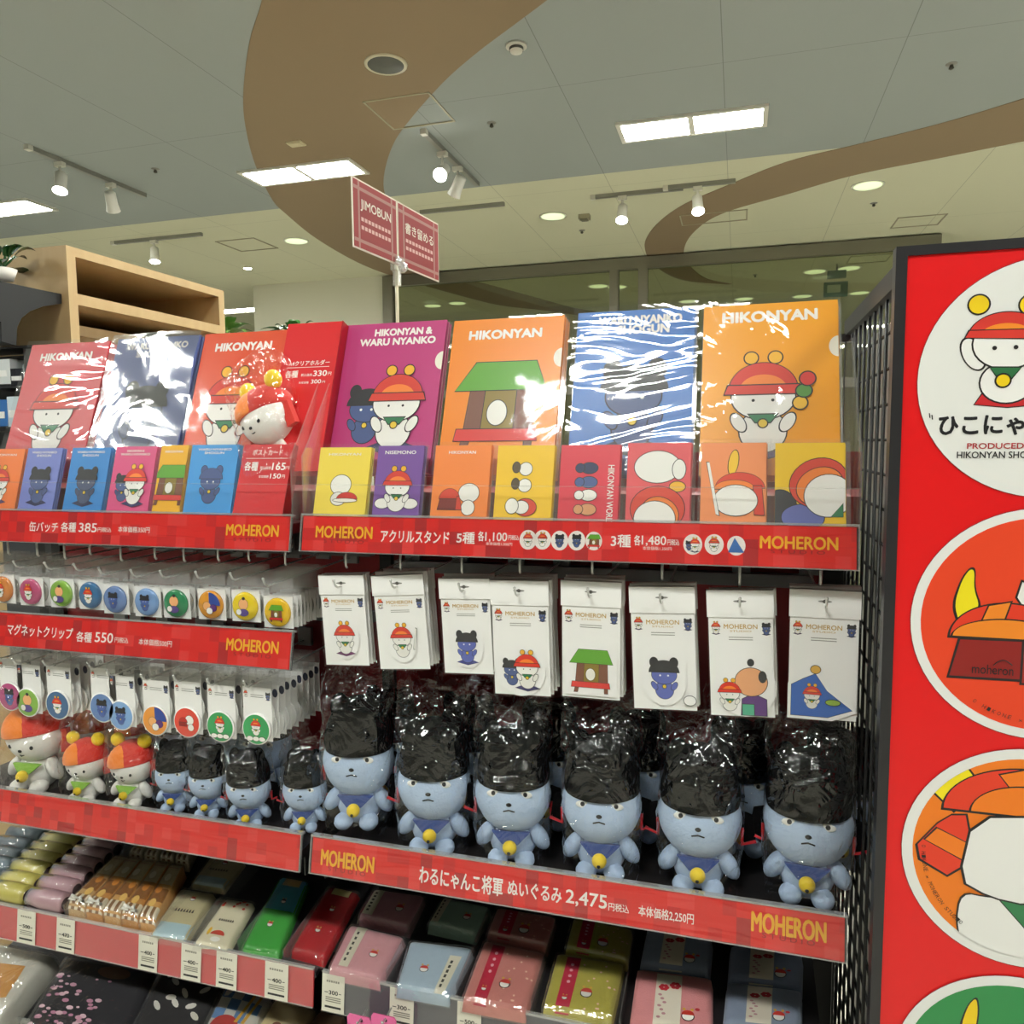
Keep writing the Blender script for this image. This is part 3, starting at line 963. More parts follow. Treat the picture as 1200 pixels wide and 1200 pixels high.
def folder(label, tl, tr, hexc, texts, draw, seed, fm=FILMF, wav=.0012, h=.30, behind=3, notch=False, width=None):
    yt, zt_ = .172, None
    A = atY(*tl, yt); B = atY(*tr, yt)
    if width: B = Vector((A.x + width, B.y, B.z))
    ztop = (A.z + B.z) / 2
    tilt = math.radians(20)
    o = Vector(((A.x + B.x) / 2, yt - math.sin(tilt) * h, ztop - math.cos(tilt) * h))
    M = frame(o, (1, 0, 0), (0, math.sin(tilt), math.cos(tilt)))
    w = B.x - A.x
    t = thing('clear_folder', label, 'folder', M=M, group='picture folders on the top tier')
    mb = MB(); mb.box((-w / 2 + .003, 0, .0), (w / 2 - .003, .003, h - .002), mat(hexc, .35)); mb.build('printed_cover', t)
    mb = MB()
    for body, x0, x1, z0, z1 in texts:
        text(mb, body, x0 * w, z0 * h, (x1 - x0) * w, (z1 - z0) * h, WTX, -.0004, .05)
    if texts: mb.build('lettering', t)
    mb = MB(); rect = [(-w / 2 + .003, 0), (w / 2 - .003, 0), (w / 2 - .003, h - .002), (-w / 2 + .003, h - .002)]
    draw(mb, w, h, rect)
    mb.build('artwork', t)
    if notch:
        mb = MB(); mb.flat(E2(w / 2 - .003, h * .72, .014, .018, a0=90, a1=270), -.0006, mat('f3eedd', .4)); mb.build('thumb_notch', t)
    sheet_film(w + .006, h + .004, -.003, fm, wav, seed).build('sleeve', t)
    for k in range(1, behind):
        b = thing('clear_folder', 'clear folder of the same picture, tucked right behind: ' + label, 'folder', group='folders behind ' + label[:28], M=M @ Matrix.Translation((.0015 * k, .0068 * k, -.001 * k)))
        b['label'] = 'spare copy standing right behind the ' + ' '.join(label.split()[:7])
        mb = MB(); mb.box((-w / 2 + .003, 0, 0), (w / 2 - .003, .003, h - .002), mat(hexc, .35)); mb.build('printed_cover', b)
        mb = MB(); mb.box((-w / 2, -.0012, 0), (w / 2, -.0008, h), film(.12, .05, .06, 0)); mb.build('sleeve', b)
    return t, M, w


def big(kind, cx=.0, cz=.40, k=.62):
    def d(mb, w, h, rect):
        A = Art(mb, cx * w, cz * h, h * k, clip=rect, y=-.0005)
        getattr(A, kind)()
    return d


def dango(mb, w, h, rect):
    A = Art(mb, -.04 * w, .40 * h, h * .62, clip=rect, y=-.0005)
    A.snow()
    A.sh(E2(.3, .0, .055, .055), 'eebb33'); A.sh(E2(.33, .11, .06, .055), '4f8a35'); A.sh(E2(.36, .22, .06, .06), 'd03028')


N1 = [('HIKONYAN', -.33, .3, .86, .915)]
N2 = [('WARU NYANKO', -.36, .36, .905, .95), ('SHOGUN', -.22, .2, .845, .89)]
folder('red folder with a snowman, leftmost of the top tier', (37, 402), (131, 400), 'cf2a35', N1, big('snow', .0, .42, .66), 11, FILMM, .003, behind=4)
folder('blue violet folder under badly creased shiny film', (138, 397), (237, 391), '4f62a6', N2, big('bear', 0, .4, .62), 12, FILMW, .006)
folder('orange red folder with a snowman beside the red price card', (240, 393), (338, 383), 'e0512a', N1, big('snow', -.05, .42, .66), 13, FILMP, width=.205)
folder('magenta folder with a snowman and a dark teddy', (402, 381), (526, 373), 'c0387c', [('HIKONYAN &', -.17, .36, .905, .95), ('WARU NYANKO', -.3, .4, .84, .885)], big('duo', .02, .42, .62), 14, FILMP, notch=True)
folder('orange folder with a green roofed pavilion', (531, 374), (664, 369), 'f08a12', N1, big('house', -.02, .44, .6), 15, FILMP, notch=True, behind=4)
folder('bright blue folder under creased shiny film', (676, 366), (817, 358), '1f6fc4', [('WARU NYANKO', -.3, .38, .905, .955), ('SHOGUN', -.14, .28, .845, .895)], big('bear', .02, .42, .62), 16, FILMM, .005)
folder('amber folder with a snowman holding three dumplings, rightmost on top', (823, 358), (984, 350), 'f2a30c', [('HIKONYAN', -.34, .34, .885, .945)], dango, 17, notch=True, behind=4)

# tall red price card
tilt = math.radians(20)
def pricecard(label, tl, tr, yt, h, lines, depth, hexc='d8161d'):
    A = atY(*tl, yt); B = atY(*tr, yt); w = B.x - A.x
    o = Vector(((A.x + B.x) / 2, yt - math.sin(tilt) * h, A.z - math.cos(tilt) * h))
    M = frame(o, (1, 0, 0), (0, math.sin(tilt), math.cos(tilt)))
    t = thing('price_card', label, 'price card', M=M)
    mb = MB(); mb.box((-w / 2, 0, 0), (w / 2, depth, h), mat(hexc, .4)); mb.build('board', t)
    mb = MB()
    for body, x0, x1, z0, z1, bold in lines:
        if body == '-': mb.box((x0 * w, -.0006, z0 * h), (x1 * w, -.0001, z1 * h), WTX)
        else: text(mb, body, x0 * w, z0 * h, (x1 - x0) * w, (z1 - z0) * h, WTX, -.0006, bold)
    mb.build('lettering', t)
    mb = MB(); mb.box((w / 2, -.002, 0), (w / 2 + .001, depth + .01, h), mat('a60f18', .3)); mb.build('side_flap', t)
    return t
pricecard('tall red folder price card between the orange red and magenta folders', (338, 380), (402, 377), .150, .30, [
    ('A4クリアホルダー', -.36, .38, .70, .735, .012), ('-', -.38, .38, .687, .69, 0), ('各種', -.39, -.16, .62, .668, .02), ('税込価格', -.10, .1, .625, .645, 0), ('330', .12, .36, .625, .662, .02), ('円', .38, .44, .628, .65, .0),
    ('本体価格', -.12, .06, .575, .592, 0), ('300', .1, .28, .575, .602, .01), ('円', .3, .35, .577, .592, 0)], .03)
pricecard('small red postcard price card at the end of the left postcard row', (287, 521), (345, 520), .052, .142, [
    ('ポストカード', -.3, .3, .85, .93, .012), ('-', -.42, .42, .805, .81, 0), ('各種', -.42, -.15, .64, .76, .02), ('税込価格', -.10, .12, .655, .7, 0), ('165', .14, .4, .65, .745, .02), ('円', .41, .48, .655, .7, 0),
    ('本体価格', -.1, .1, .54, .58, 0), ('150', .13, .34, .535, .60, .012), ('円', .36, .42, .54, .585, 0)], .012, 'c9131c')


def postcard(label, tl, tr, hexc, draw, words=None, behind=2):
    yt, h = .050, .150
    tl_ = math.radians(16)
    A = atY(*tl, yt); B = atY(*tr, yt); w = B.x - A.x
    o = Vector(((A.x + B.x) / 2, yt - math.sin(tl_) * h, (A.z + B.z) / 2 - math.cos(tl_) * h))
    M = frame(o, (1, 0, 0), (0, math.sin(tl_), math.cos(tl_)))
    t = thing('postcard', label, 'postcard', M=M, group='postcards along the clear front rack')
    mb = MB(); mb.box((-w / 2 + .002, 0, 0), (w / 2 - .002, .0012, h - .002), mat(hexc, .4)); mb.build('card', t)
    rect = [(-w / 2 + .002, 0), (w / 2 - .002, 0), (w / 2 - .002, h - .002), (-w / 2 + .002, h - .002)]
    mb = MB(); draw(mb, w, h, rect); mb.build('artwork', t)
    if words:
        mb = MB()
        for body, x0, x1, z0, z1, r in words:
            if r: text(mb, body, x0 * w, z0 * h, (z1 - z0) * h, abs(x1 - x0) * w, WTX, -.0008, .01, r)
            else: text(mb, body, x0 * w, z0 * h, (x1 - x0) * w, (z1 - z0) * h, WTX, -.0008, .02)
        mb.build('lettering', t)
    sheet_film(w + .012, h + .004, -.0016, FILMC, .0006, len(label), 6, 8).build('sleeve', t)
    for k in range(1, behind + 1):
        b = thing('postcard', 'spare postcard standing right behind the ' + ' '.join(label.split()[:7]), 'postcard', group='postcards behind ' + label[:28], M=M @ Matrix.Translation((.001 * k, .004 * k, 0)))
        mb = MB(); mb.box((-w / 2 + .002, 0, 0), (w / 2 - .002, .0012, h - .002), mat(hexc, .4)); mb.build('card', b)
        mb = MB(); mb.box((-w / 2 - .004, -.0009, 0), (w / 2 + .004, -.0006, h), FILMC); mb.build('sleeve', b)
    return t


def pc(kind, k=.56, cz=.48, **kw):
    def d(mb, w, h, rect):
        A = Art(mb, 0, cz * h, h * k, clip=rect, y=-.0004)
        getattr(A, kind)(**kw)
    return d


def pc_slipper(mb, w, h, r):
    A = Art(mb, 0, .48 * h, h * .6, clip=r, y=-.0004)
    A.sh(E2(-.02, .08, .22, .2), 'f3f1ea'); A.sh(E2(-.05, -.2, .16, .13), 'f3f1ea'); A.sh(E2(.14, -.2, .22, .13, a0=0, a1=180), 'd8342f'); A.sh(E2(.1, -.23, .26, .035), 'f6f2e8')


def pc_purple(mb, w, h, r):
    A = Art(mb, 0, .46 * h, h * .58, clip=r, y=-.0004)
    for x in (-.3, .3): A.sh(E2(x, -.28, .16, .1), 'f3f1ea')
    A.snow(cushion=None)


def pc_caphouse(mb, w, h, r):
    A = Art(mb, 0, .36 * h, h * .6, clip=r, y=-.0004)
    A.sh(E2(.18, .12, .2, .18), 'f3f1ea'); A.sh(E2(.18, -.16, .13, .14), 'f3f1ea')
    A.sh(E2(-.2, .0, .2, .2, a0=0, a1=180), 'd8432f'); A.sh([(-.42, -.2), (-.06, -.2), (-.04, 0), (-.38, 0)], '7c2a26'); A.sh([(-.06, -.2), (.06, -.2), (.0, .05), (-.05, .05)], 'd8432f')


def pc_rows(mb, w, h, r):
    A = Art(mb, 0, .5 * h, h * .6, clip=r, y=-.0004)
    for z in (.36, .05): A.sh(E2(.02, z, .12, .12), 'f3f1ea'); A.sh(E2(-.16, z + .03, .07, .1), '5a4a30'); 
    A.sh(E2(.06, -.36, .2, .16), 'd8432f'); A.sh(E2(-.02, -.36, .14, .12), 'f3f1ea'); A.sh(E2(-.2, -.34, .12, .14), 'f3f1ea')


def pc_world(mb, w, h, r):
    A = Art(mb, 0, .5 * h, h * .6, clip=r, y=-.0004)
    for z, c in ((.38, '2a3358'), (.12, '46588c'), (-.12, 'f3f1ea'), (-.38, 'd79a6a')): A.sh(E2(.0, z, .15, .1), c); A.sh(E2(-.17, z, .08, .08), c)


def pc_close(mb, w, h, r):
    A = Art(mb, 0, .5 * h, h * .66, clip=r, y=-.0004)
    A.sh(E2(-.02, .34, .36, .26), 'f1efe8'); A.sh(E2(.32, .3, .1, .16), 'f1efe8'); A.sh(E2(.3, .02, .12, .08), 'f0b52c')
    A.sh(E2(.0, -.34, .42, .36), 'd8432f'); A.sh(E2(.04, -.42, .3, .26, rot=-30), 'f08330'); A.sh(E2(-.04, -.5, .32, .28), 'f1efe8')


def pc_sword(mb, w, h, r):
    A = Art(mb, 0, .5 * h, h * .66, clip=r, y=-.0004)
    A.sh(E2(.0, .42, .07, .2, rot=-8), 'f2c32c'); A.sh(E2(.1, .02, .36, .24, a0=0, a1=180), 'd8432f'); A.sh(E2(.02, .0, .3, .14, a0=0, a1=180), 'f08330')
    A.sh([(.32, -.4), (.46, -.4), (.42, .05), (.3, .05)], 'd8432f'); A.sh(E2(.04, -.18, .32, .24), 'f3f1ea'); A.sh([(-.4, .42), (-.36, .42), (-.2, -.42), (-.25, -.4)], 'f3f1ea')


def pc_tilt(mb, w, h, r):
    A = Art(mb, 0, .5 * h, h * .66, clip=r, y=-.0004)
    A.sh(E2(-.42, -.3, .24, .3), '3a3a40'); A.sh(E2(-.1, -.42, .3, .2), '6a72b4'); A.sh(E2(.12, .12, .42, .36, rot=30), 'd8432f'); A.sh(E2(.14, .06, .34, .28, rot=30), 'f08330')
    A.sh(E2(.26, -.08, .34, .32, rot=20), 'f3f1ea'); A.sh([(.3, -.4), (.46, -.4), (.46, -.2)], '2f7a4f')


NM = [('HIKONYAN', -.3, .3, .885, .915, 0)]
WN = [('WARU NYANKO', -.34, .34, .91, .94, 0), ('SHOGUN', -.2, .2, .865, .895, 0)]
postcard('orange postcard at the left edge of the postcard row', (-16, 526), (31, 524), 'ee7a2e', pc('snow'), NM)
postcard('violet blue postcard with a dark teddy, left row', (33, 524), (75, 524), '7581c8', pc('bear', .58), WN)
postcard('blue postcard with a dark teddy, under the blue violet folder', (85, 524), (132, 523), '2f86cf', pc('bear', .58, fur='46506f'), WN)
postcard('pink postcard with a snowman and a dark teddy', (136, 522), (186, 522), 'dd4f86', pc('duo', .6), [('HIKONYAN &', -.2, .2, .91, .94, 0), ('WARU NYANKO', -.34, .34, .865, .895, 0)])
postcard('amber postcard with a green roofed pavilion', (189, 521), (223, 520), 'f0b412', pc('house', .55), NM)
postcard('light blue postcard with a capless dark teddy', (225, 521), (282, 519), '3f9ade', pc('bear', .56, cap='4a5a8c', cushion=None), WN)
postcard('yellow postcard with a white figure in a red slipper', (375, 524), (437, 522), 'f3d94f', pc_slipper, NM)
postcard('purple postcard with a snowman among white puffs', (443, 522), (499, 520), '7a4f9f', pc_purple, [('NISEMONO', -.32, .32, .885, .925, 0)])
postcard('orange postcard with a red cap beside a white figure', (510, 521), (578, 520), 'f2883a', pc_caphouse, [('HIKONYAN', -.24, .22, .885, .92, 0)])
postcard('yellow postcard with sideways figures', (583, 521), (652, 520), 'f2c522', pc_rows)
postcard('crimson postcard with a sideways row of four small figures', (657, 521), (729, 519), 'd93347', pc_world, [('HIKONYAN WORLD', .30, .40, .76, 1.42, -math.pi / 2)])
postcard('pinkish red postcard filled by large white shapes', (735, 518), (812, 517), 'e0565c', pc_close)
postcard('orange postcard with a white shape and a sword', (821, 518), (900, 517), 'f0935a', pc_sword)
postcard('yellow postcard with a tilted red cap, rightmost of the row', (907, 518), (992, 517), 'f4c81e', pc_tilt)

# clear front rack plates and red risers
for xl, xr, lab in ((XL0, XL1 - .002, 'left'), (XR0 + .002, XR1, 'right')):
    t = thing('card_rack', f'clear acrylic postcard rack with red riser on the {lab} half of the top tier', 'rack', ((xl + xr) / 2, .0, 1.41))
    w = (xr - xl) / 2
    mb = MB(); mb.box((-w, .004, .0), (w, .006, .072), film(.025, .0, .03, 0)); mb.box((-w, .0035, .070), (w, .0065, .0715), film(.08, .06, .1, 0)); mb.build('front_plate', t)
    mb = MB(); mb.box((-w, .070, .0), (w, .26, .055), mat('8a1519', .5)); mb.build('riser', t)
    mb = MB(); mb.box((-w, .28, .0), (w, .29, .12), mat('8a1519', .5)); mb.build('back_board', t)
    for s in (-1, 1):
        mb = MB(); x = s * w; mb.add([(x - .0015, .004, 0), (x - .0015, .20, 0), (x - .0015, .20, .30), (x - .0015, .14, .30), (x - .0015, .03, .15), (x - .0015, .004, .12),
                                     (x + .0015, .004, 0), (x + .0015, .20, 0), (x + .0015, .20, .30), (x + .0015, .14, .30), (x + .0015, .03, .15), (x + .0015, .004, .12)],
                                    [(0, 1, 2, 3, 4, 5), (11, 10, 9, 8, 7, 6)] + [(i, i + 6, (i + 1) % 6 + 6, (i + 1) % 6) for i in range(6)], film(.12, .08, .05, 0)); mb.build('end_plate', t)

# =================================================================== WIRE HOOKS
STEEL = mat('d6d6d2', .3, metal=.5)
HK = {}


def hook(label, tip, yb=YBK - .015, up=True, drop=0, group='wire display hooks'):
    """double wire hook: tip = front end in the air, runs straight back to the hook bar"""
    t = thing('wire_hook', label, 'hook', tip, group)
    L = yb - tip.y
    mb = MB()
    mb.tube([(0, L, .0), (0, .02, -.006), (0, .008, -.006), (0, .0, -.002), (0, -.006, .008)], .0019, STEEL, 6)
    mb.ell((0, -.006, .009), (.0027, .0027, .0027), STEEL, 8, 6)
    mb.build('lower_wire', t)
    if drop:
        mb = MB(); mb.tube([(.012, L, .03), (.012, .01, .03), (.012, -.003, .026), (.012, -.006, .014), (.012, -.006, .03 - drop)], .0019, STEEL, 6); mb.build('tag_wire', t)
    mb = MB(); mb.box((-.014, L - .004, -.012), (.02, L + .006, .03), mat('8d8f90', .4, metal=.6)); mb.build('clip_plate', t)
    return t


def empty_hook(label, px, py0, py1, y=.0):
    a = atY(px, py0, y); b = atY(px, py1, y)
    t = thing('price_hook', label, 'hook', (a.x, y, a.z), 'price hooks under the top tier')
    L = YBK - .015 - y
    mb = MB(); mb.tube([(0, L, .012), (0, .02, .012), (0, .006, .01), (0, .0, .0), (0, 0, b.z - a.z), (0, .004, b.z - a.z - .004)], .0022, STEEL, 6); mb.build('wire', t)
    mb = MB(); mb.box((-.012, L - .004, .0), (.012, L + .006, .024), mat('8d8f90', .4, metal=.6)); mb.build('clip_plate', t)


ORD = ['first', 'second', 'third', 'fourth', 'fifth', 'sixth', 'seventh', 'eighth', 'ninth', 'tenth']
for i, (px, a, b) in enumerate([(9, 635, 648), (43, 637, 650), (75, 639, 653), (105, 641, 648), (141, 642, 655), (181, 642, 653), (215, 644, 656), (255, 643, 655), (291, 644, 655), (334, 650, 660)]):
    empty_hook(f'empty price hook under the upper left red strip, {ORD[i]} from the left', px, a, b, .03)
for i, (px, a, b) in enumerate([(405, 652, 663), (469, 653, 665), (541, 657, 669), (609, 657, 669), (694, 659, 670), (776, 664, 676), (867, 666, 682), (962, 669, 682)]):
    empty_hook(f'empty price hook under the upper right red strip, {ORD[i]} from the left', px, a, b, .03)

# =================================================================== HANGING GOODS
PAPER = mat('fcfbf8', .45)
BAGF = film(.05, .008, .06, .4, 30, dist=.003)
BAGH = film(.10, .16, .12, .5, 40, dist=.004)
GOLD = mat('c9a24a', .4)


def outline(w, h, r=.004):
    o = []
    for cx, cz, a in ((w / 2 - r, -r, 0), (-w / 2 + r, -r, 90), (-w / 2 + r, -h + r, 180), (w / 2 - r, -h + r, 270)):
        o += E2(cx, cz, r, r, 3, a, a + 90)
    return o


# ---- acrylic stand packs: white header bag, white card, die-cut stand
def pack_draw(kind):
    def d(mb, w, h):
        s = h * .42
        A = Art(mb, 0 if kind != 'slide' else -.02 * w, -h * {'snow': .69, 'sword': .69, 'bear': .70, 'duo': .76, 'house': .745, 'run': .73, 'lord': .765, 'slide': .77}[kind], s, y=-.0036, step=.00005)
        if kind in ('snow', 'sword'):
            A.put(E2(0, 0, .4, .54), 'fbfaf8'); A.snow(cushion='6a2f62' if kind == 'snow' else None, k=.92)
            if kind == 'sword': A.sh([(.3, -.2), (.34, -.2), (.42, .3), (.38, .32)], 'f3f1ea')
        elif kind in ('bear', 'run'):
            A.put(E2(0, 0, .42, .54), 'fbfaf8'); A.bear(k=.92, fur='5a67b4', cushion='3a3f86' if kind == 'bear' else None)
            if kind == 'run': A.sh(E2(.46, -.42, .11, .09), 'fbfaf8')
        elif kind == 'duo':
            A.put(E2(-.02, -.04, .52, .52), 'fbfaf8'); A.duo(.9)
        elif kind == 'house':
            A.put([(-.52, -.52), (.52, -.52), (.52, .3), (.36, .5), (-.3, .5), (-.52, .3)], 'fbfaf8'); A.house(k=.92)
        elif kind == 'lord':
            A.put(E2(.05, .02, .55, .55), 'fbfaf8')
            A.sh([(-.02, -.5), (.42, -.5), (.42, -.2), (.2, -.1), (.0, -.2)], '5a2f7a'); A.sh([(.0, -.5), (.2, -.5), (.2, -.3), (.0, -.3)], '4fae8c'); A.sh(E2(.16, .12, .28, .26), 'e9a877'); A.sh(E2(.16, .48, .05, .06), '26262b')
            A.sh(E2(.36, .22, .06, .1), '26262b'); A.snow(-.22, -.14, .66, cushion=None)
        elif kind == 'slide':
            A.put([(-.56, -.54), (.2, -.54), (.6, -.36), (.5, -.2), (.05, .2), (-.05, .5), (-.3, .42), (-.56, .1)], 'fbfaf8')
            A.sh([(-.5, -.48), (.12, -.48), (.52, -.32), (.1, .0), (-.1, .3), (-.3, .2), (-.5, .08)], '2a62b8', .01); A.sh(E2(-.1, .38, .08, .07), 'e0b04a'); A.snow(-.15, -.12, .5, cushion=None); A.sh(E2(.2, -.2, .12, .05), '8fae4a')
    return d


def pack_parts(t, w, h, kind, full=True):
    hh = h * .215
    mb = MB(); mb.prism([(-w / 2, -hh), (w / 2, -hh), (w / 2, 0), (-w / 2, 0)], -.003, -.002, PAPER); mb.box((-w / 2, -.003, -.0012), (w / 2, .001, .0), PAPER); mb.build('header_flap', t)
    mb = MB(); mb.box((-w / 2 + .002, -.001, -h + .002), (w / 2 - .002, .0, -hh * .8), PAPER); mb.build('backing_card', t)
    if full:
        mb = MB(); mb.flat(E2(0, -hh * .42, .0035, .003, 12), -.0032, mat('55534e', .5)); mb.flat(E2(0, -hh * .42, .010, .0018, 12), -.00315, mat('8a8884', .5)); mb.build('hang_hole', t)
        mb = MB(); zc = -hh - h * .085
        text(mb, 'MOHERON', -w * .25, zc - .001, w * .5, h * .035, GOLD, -.0014, .01); text(mb, 'STUDIO', -w * .16, zc - h * .03, w * .32, h * .013, GOLD, -.0014, 0)
        for k in (0, 1): mb.box((-w * .18, -.0013, zc - h * (.075 + .018 * k)), (w * .18, -.0011, zc - h * (.069 + .018 * k)), mat('9a9890', .5))
        A = Art(mb, -w * .37, zc + h * .0, h * .105, y=-.0013, step=.00003); A.snow(ink=.02)
        A = Art(mb, w * .38, zc + h * .0, h * .105, y=-.0013, step=.00003); A.bear(ink=.02)
        mb.build('lettering', t)
        mb = MB(); pack_draw(kind)(mb, w, h); mb.build('acrylic_stand', t)
    sheet_film(w, h - hh, -.0046, BAGF, .0005, int(h * 1e4), 6, 8, -w / 2, -h).build('plastic_bag', t)


PK = [((373, 672.5), (427, 674), (384, 781), (436, 780), 'snow', 3, 'with a snowman on a purple cushion', -1),
      ((435, 673), (496, 673), (442, 786), (502, 784), 'sword', 5, 'with a snowman holding a sword', -1),
      ((514, 676), (574, 678), (515, 790), (574, 790), 'bear', 3, 'with a single dark teddy on a cushion', 0),
      ((574, 678), (643, 681), (574, 814), (641, 816), 'duo', 6, 'with a snowman and a dark teddy', 1),
      ((657, 680), (729, 681), (655, 815), (724, 823), 'house', 4, 'with a green roofed pavilion', -2),
      ((737, 686), (814, 687), (742, 831), (819, 834), 'run', 3, 'with a dark teddy and a puff of smoke', -1),
      ((827, 690), (907, 691), (832, 839), (909, 842), 'lord', 2, 'with a peach faced figure in purple robe', -1),
      ((925, 688), (1010, 693), (927, 841), (1010, 847), 'slide', 3, 'with a blue slope, rightmost of the row', 0)]
Rg = random.Random(4)
for i, (tl, tr, bl, br, kind, n, lab, roll) in enumerate(PK):
    Y0 = .035
    A = atY(*tl, Y0); B = atY(*tr, Y0); C = atY(*bl, Y0); D = atY(*br, Y0)
    w = ((B - A).length + (D - C).length) / 2; h = ((A - C).length + (B - D).length) / 2
    top = (A + B) / 2; ux = (B - A) + (D - C); uz = (A - C) + (B - D)
    uz = uz - ux * (uz.dot(ux) / ux.dot(ux))
    M = frame(top, ux, uz)
    t = thing('acrylic_stand_pack', 'white hook pack ' + lab, 'acrylic stand pack', M=M, group='acrylic stand packs on wire hooks')
    pack_parts(t, w, h, kind)
    b0 = None
    for k in range(1, n):
        Mk = M @ Matrix.Translation((Rg.uniform(.000, .004) * (1 if roll >= 0 else 1), .011 * k, Rg.uniform(.0, .005))) @ Matrix.Rotation(math.radians(Rg.uniform(-1.5, 1.5)), 4, 'Y')
        lb = 'white pack hanging right behind the pack ' + ' '.join(lab.split()[:8])
        if b0 is None:
            b0 = thing('acrylic_stand_pack', lb, 'acrylic stand pack', M=Mk, group='packs behind the pack ' + ' '.join(lab.split()[:6])); pack_parts(b0, w, h, kind, False)
        else: dup(b0, M=Mk)
    tip = M @ Vector((0, -.012, -h * .09))
    hook(f'wire hook through the white pack ' + lab, Vector((tip.x, tip.y - .01, tip.z)))

# ---- button badges
BADGES = [(5, 690, 'd98a4a', 'orange', 'snow', 4), (38, 693, 'c2557f', 'magenta', 'snow', 5), (74, 695, '86b545', 'lime', 'lord', 4), (108, 697, '3a6f9e', 'navy', 'snow', 4), (137, 702, '6a86b8', 'slate blue', 'bear', 5),
          (174, 705, '7da3d6', 'sky blue', 'bear', 3), (208, 706.5, '2f8a5a', 'green', 'lord', 5), (249, 708, 'e39a2a', 'orange and navy', 'quad', 4), (289, 710, 'efd21e', 'bright yellow', 'lord', 3), (327, 717, 'f1c31c', 'golden yellow', 'house', 9)]


def disc_art(mb, r, cz, hexc, kind, y):
    C = E2(0, cz, r, r, 32)
    A = Art(mb, 0, cz, r * 1.7, clip=C, y=y, step=.00004)
    if kind == 'snow': A.snow(k=.85, cushion=None)
    elif kind == 'bear': A.bear(k=.9, cushion=None, fur='4a62a4')
    elif kind == 'house': A.house(k=.8)
    elif kind == 'quad':
        A.put([(0, 0), (.7, 0), (.7, .7), (0, .7)], '2f4a9a'); A.sh(E2(-.12, -.05, .2, .2), 'f0b070'); A.sh(E2(.22, -.12, .18, .16), '5a2f72'); A.sh(E2(.02, -.26, .16, .15), 'f3f1ea')
    elif kind == 'puff':
        A.snow(oz=.08, k=.75, cushion=None)
        for x in (-.28, .0, .28): A.sh(E2(x, -.38, .14, .09), 'f3f1ea')
    elif kind == 'cap':
        A.sh(E2(.14, .1, .2, .2), 'f3f1ea'); A.sh(E2(.2, -.2, .14, .14), 'f3f1ea'); A.sh(E2(-.16, -.0, .2, .2, a0=0, a1=180), 'b8281f'); A.sh([(-.36, -.16), (0, -.16), (0, 0), (-.36, 0)], '8e221c')
    else:
        A.sh(E2(.0, .12, .24, .24), 'eeb078'); A.sh(E2(.02, .38, .07, .06), '26262b'); A.sh(E2(0, -.26, .26, .16), '5a4a8a'); A.sh(E2(-.24, -.24, .13, .13), 'f3f1ea')


def badge_parts(t, hexc, kind, full=True):
    mb = MB(); mb.box((-.031, -.002, -.094), (.031, .0, -.034), PAPER); mb.build('backing_card', t)
    if full:
        r = .0275
        mb = MB()
        Mx = Matrix.Translation((0, -.002, -.064)) @ Matrix.Rotation(math.pi / 2, 4, 'X')
        mb.lathe([(r * .98, 0), (r, .002), (r * .97, .0045), (r * .85, .006), (r * .5, .0073), (r * .05, .0078)], mat(hexc, .2, coat=.6), 32, Mx)
        mb.build('badge', t)
        mb = MB(); disc_art(mb, r * .9, -.064, hexc, kind, -.0102); mb.build('badge_picture', t)
    else:
        mb = MB(); mb.lathe([(.0275, 0), (.0275, .003), (.015, .007)], mat('b9b7b0', .3, metal=.5), 20, Matrix.Translation((0, -.002, -.064)) @ Matrix.Rotation(math.pi / 2, 4, 'X')); mb.build('badge', t)
    mb = MB(); mb.add([(-.036, -.011, -.098), (.036, -.011, -.098), (.036, -.009, -.03), (-.036, -.009, -.03), (.035, -.001, .012), (-.035, -.001, .012)], [(0, 1, 2, 3)], BAGF)
    mb.add([(-.036, -.009, -.03), (.036, -.009, -.03), (.035, -.001, .012), (-.035, -.001, .012)], [(0, 1, 2, 3)], BAGH)
    mb.build('plastic_bag', t)


Rg = random.Random(9)
for i, (px, py, hx, cn, kind, n) in enumerate(BADGES):
    c = atY(px, py, .045)
    o = Vector((c.x, .045, c.z + .064))
    cnl = cn
    t = thing('bagged_badge', f'bagged {cnl} button badge hanging in front of its row', 'badge', o, 'button badges on wire hooks')
    badge_parts(t, hx, kind)
    b0 = None
    for k in range(1, n):
        lk = (o.x + Rg.uniform(.001, .004), .045 + .0125 * k, o.z + Rg.uniform(-.001, .002))
        if b0 is None:
            b0 = thing('bagged_badge', f'bagged badge mostly hidden behind the front {cnl} badge', 'badge', lk, f'badges behind the {cnl} badge'); badge_parts(b0, hx, kind, False)
        else: dup(b0, loc=lk)
    hook(f'wire hook holding the {cnl} button badges', Vector((o.x - .012, .022, o.z - .006)))

# ---- magnet clips
MAGS = [(15, 815, 'b8467e', 'magenta', 'bear', 2), (36, 822, '7fae44', 'lime', 'lord', 3), (71, 825, '36618e', 'navy', 'snow', 5), (123, 828, '5f7fb4', 'slate blue', 'bear', 4), (145, 837, '7fa8da', 'sky blue', 'bear', 5),
        (185, 843, 'e8973a', 'orange', 'quad', 5), (222, 845, 'd8412e', 'red', 'cap', 6), (261, 850, '2f9a57', 'green', 'puff', 7), (303, 853, '2f9a57', 'green', 'puff', 9)]


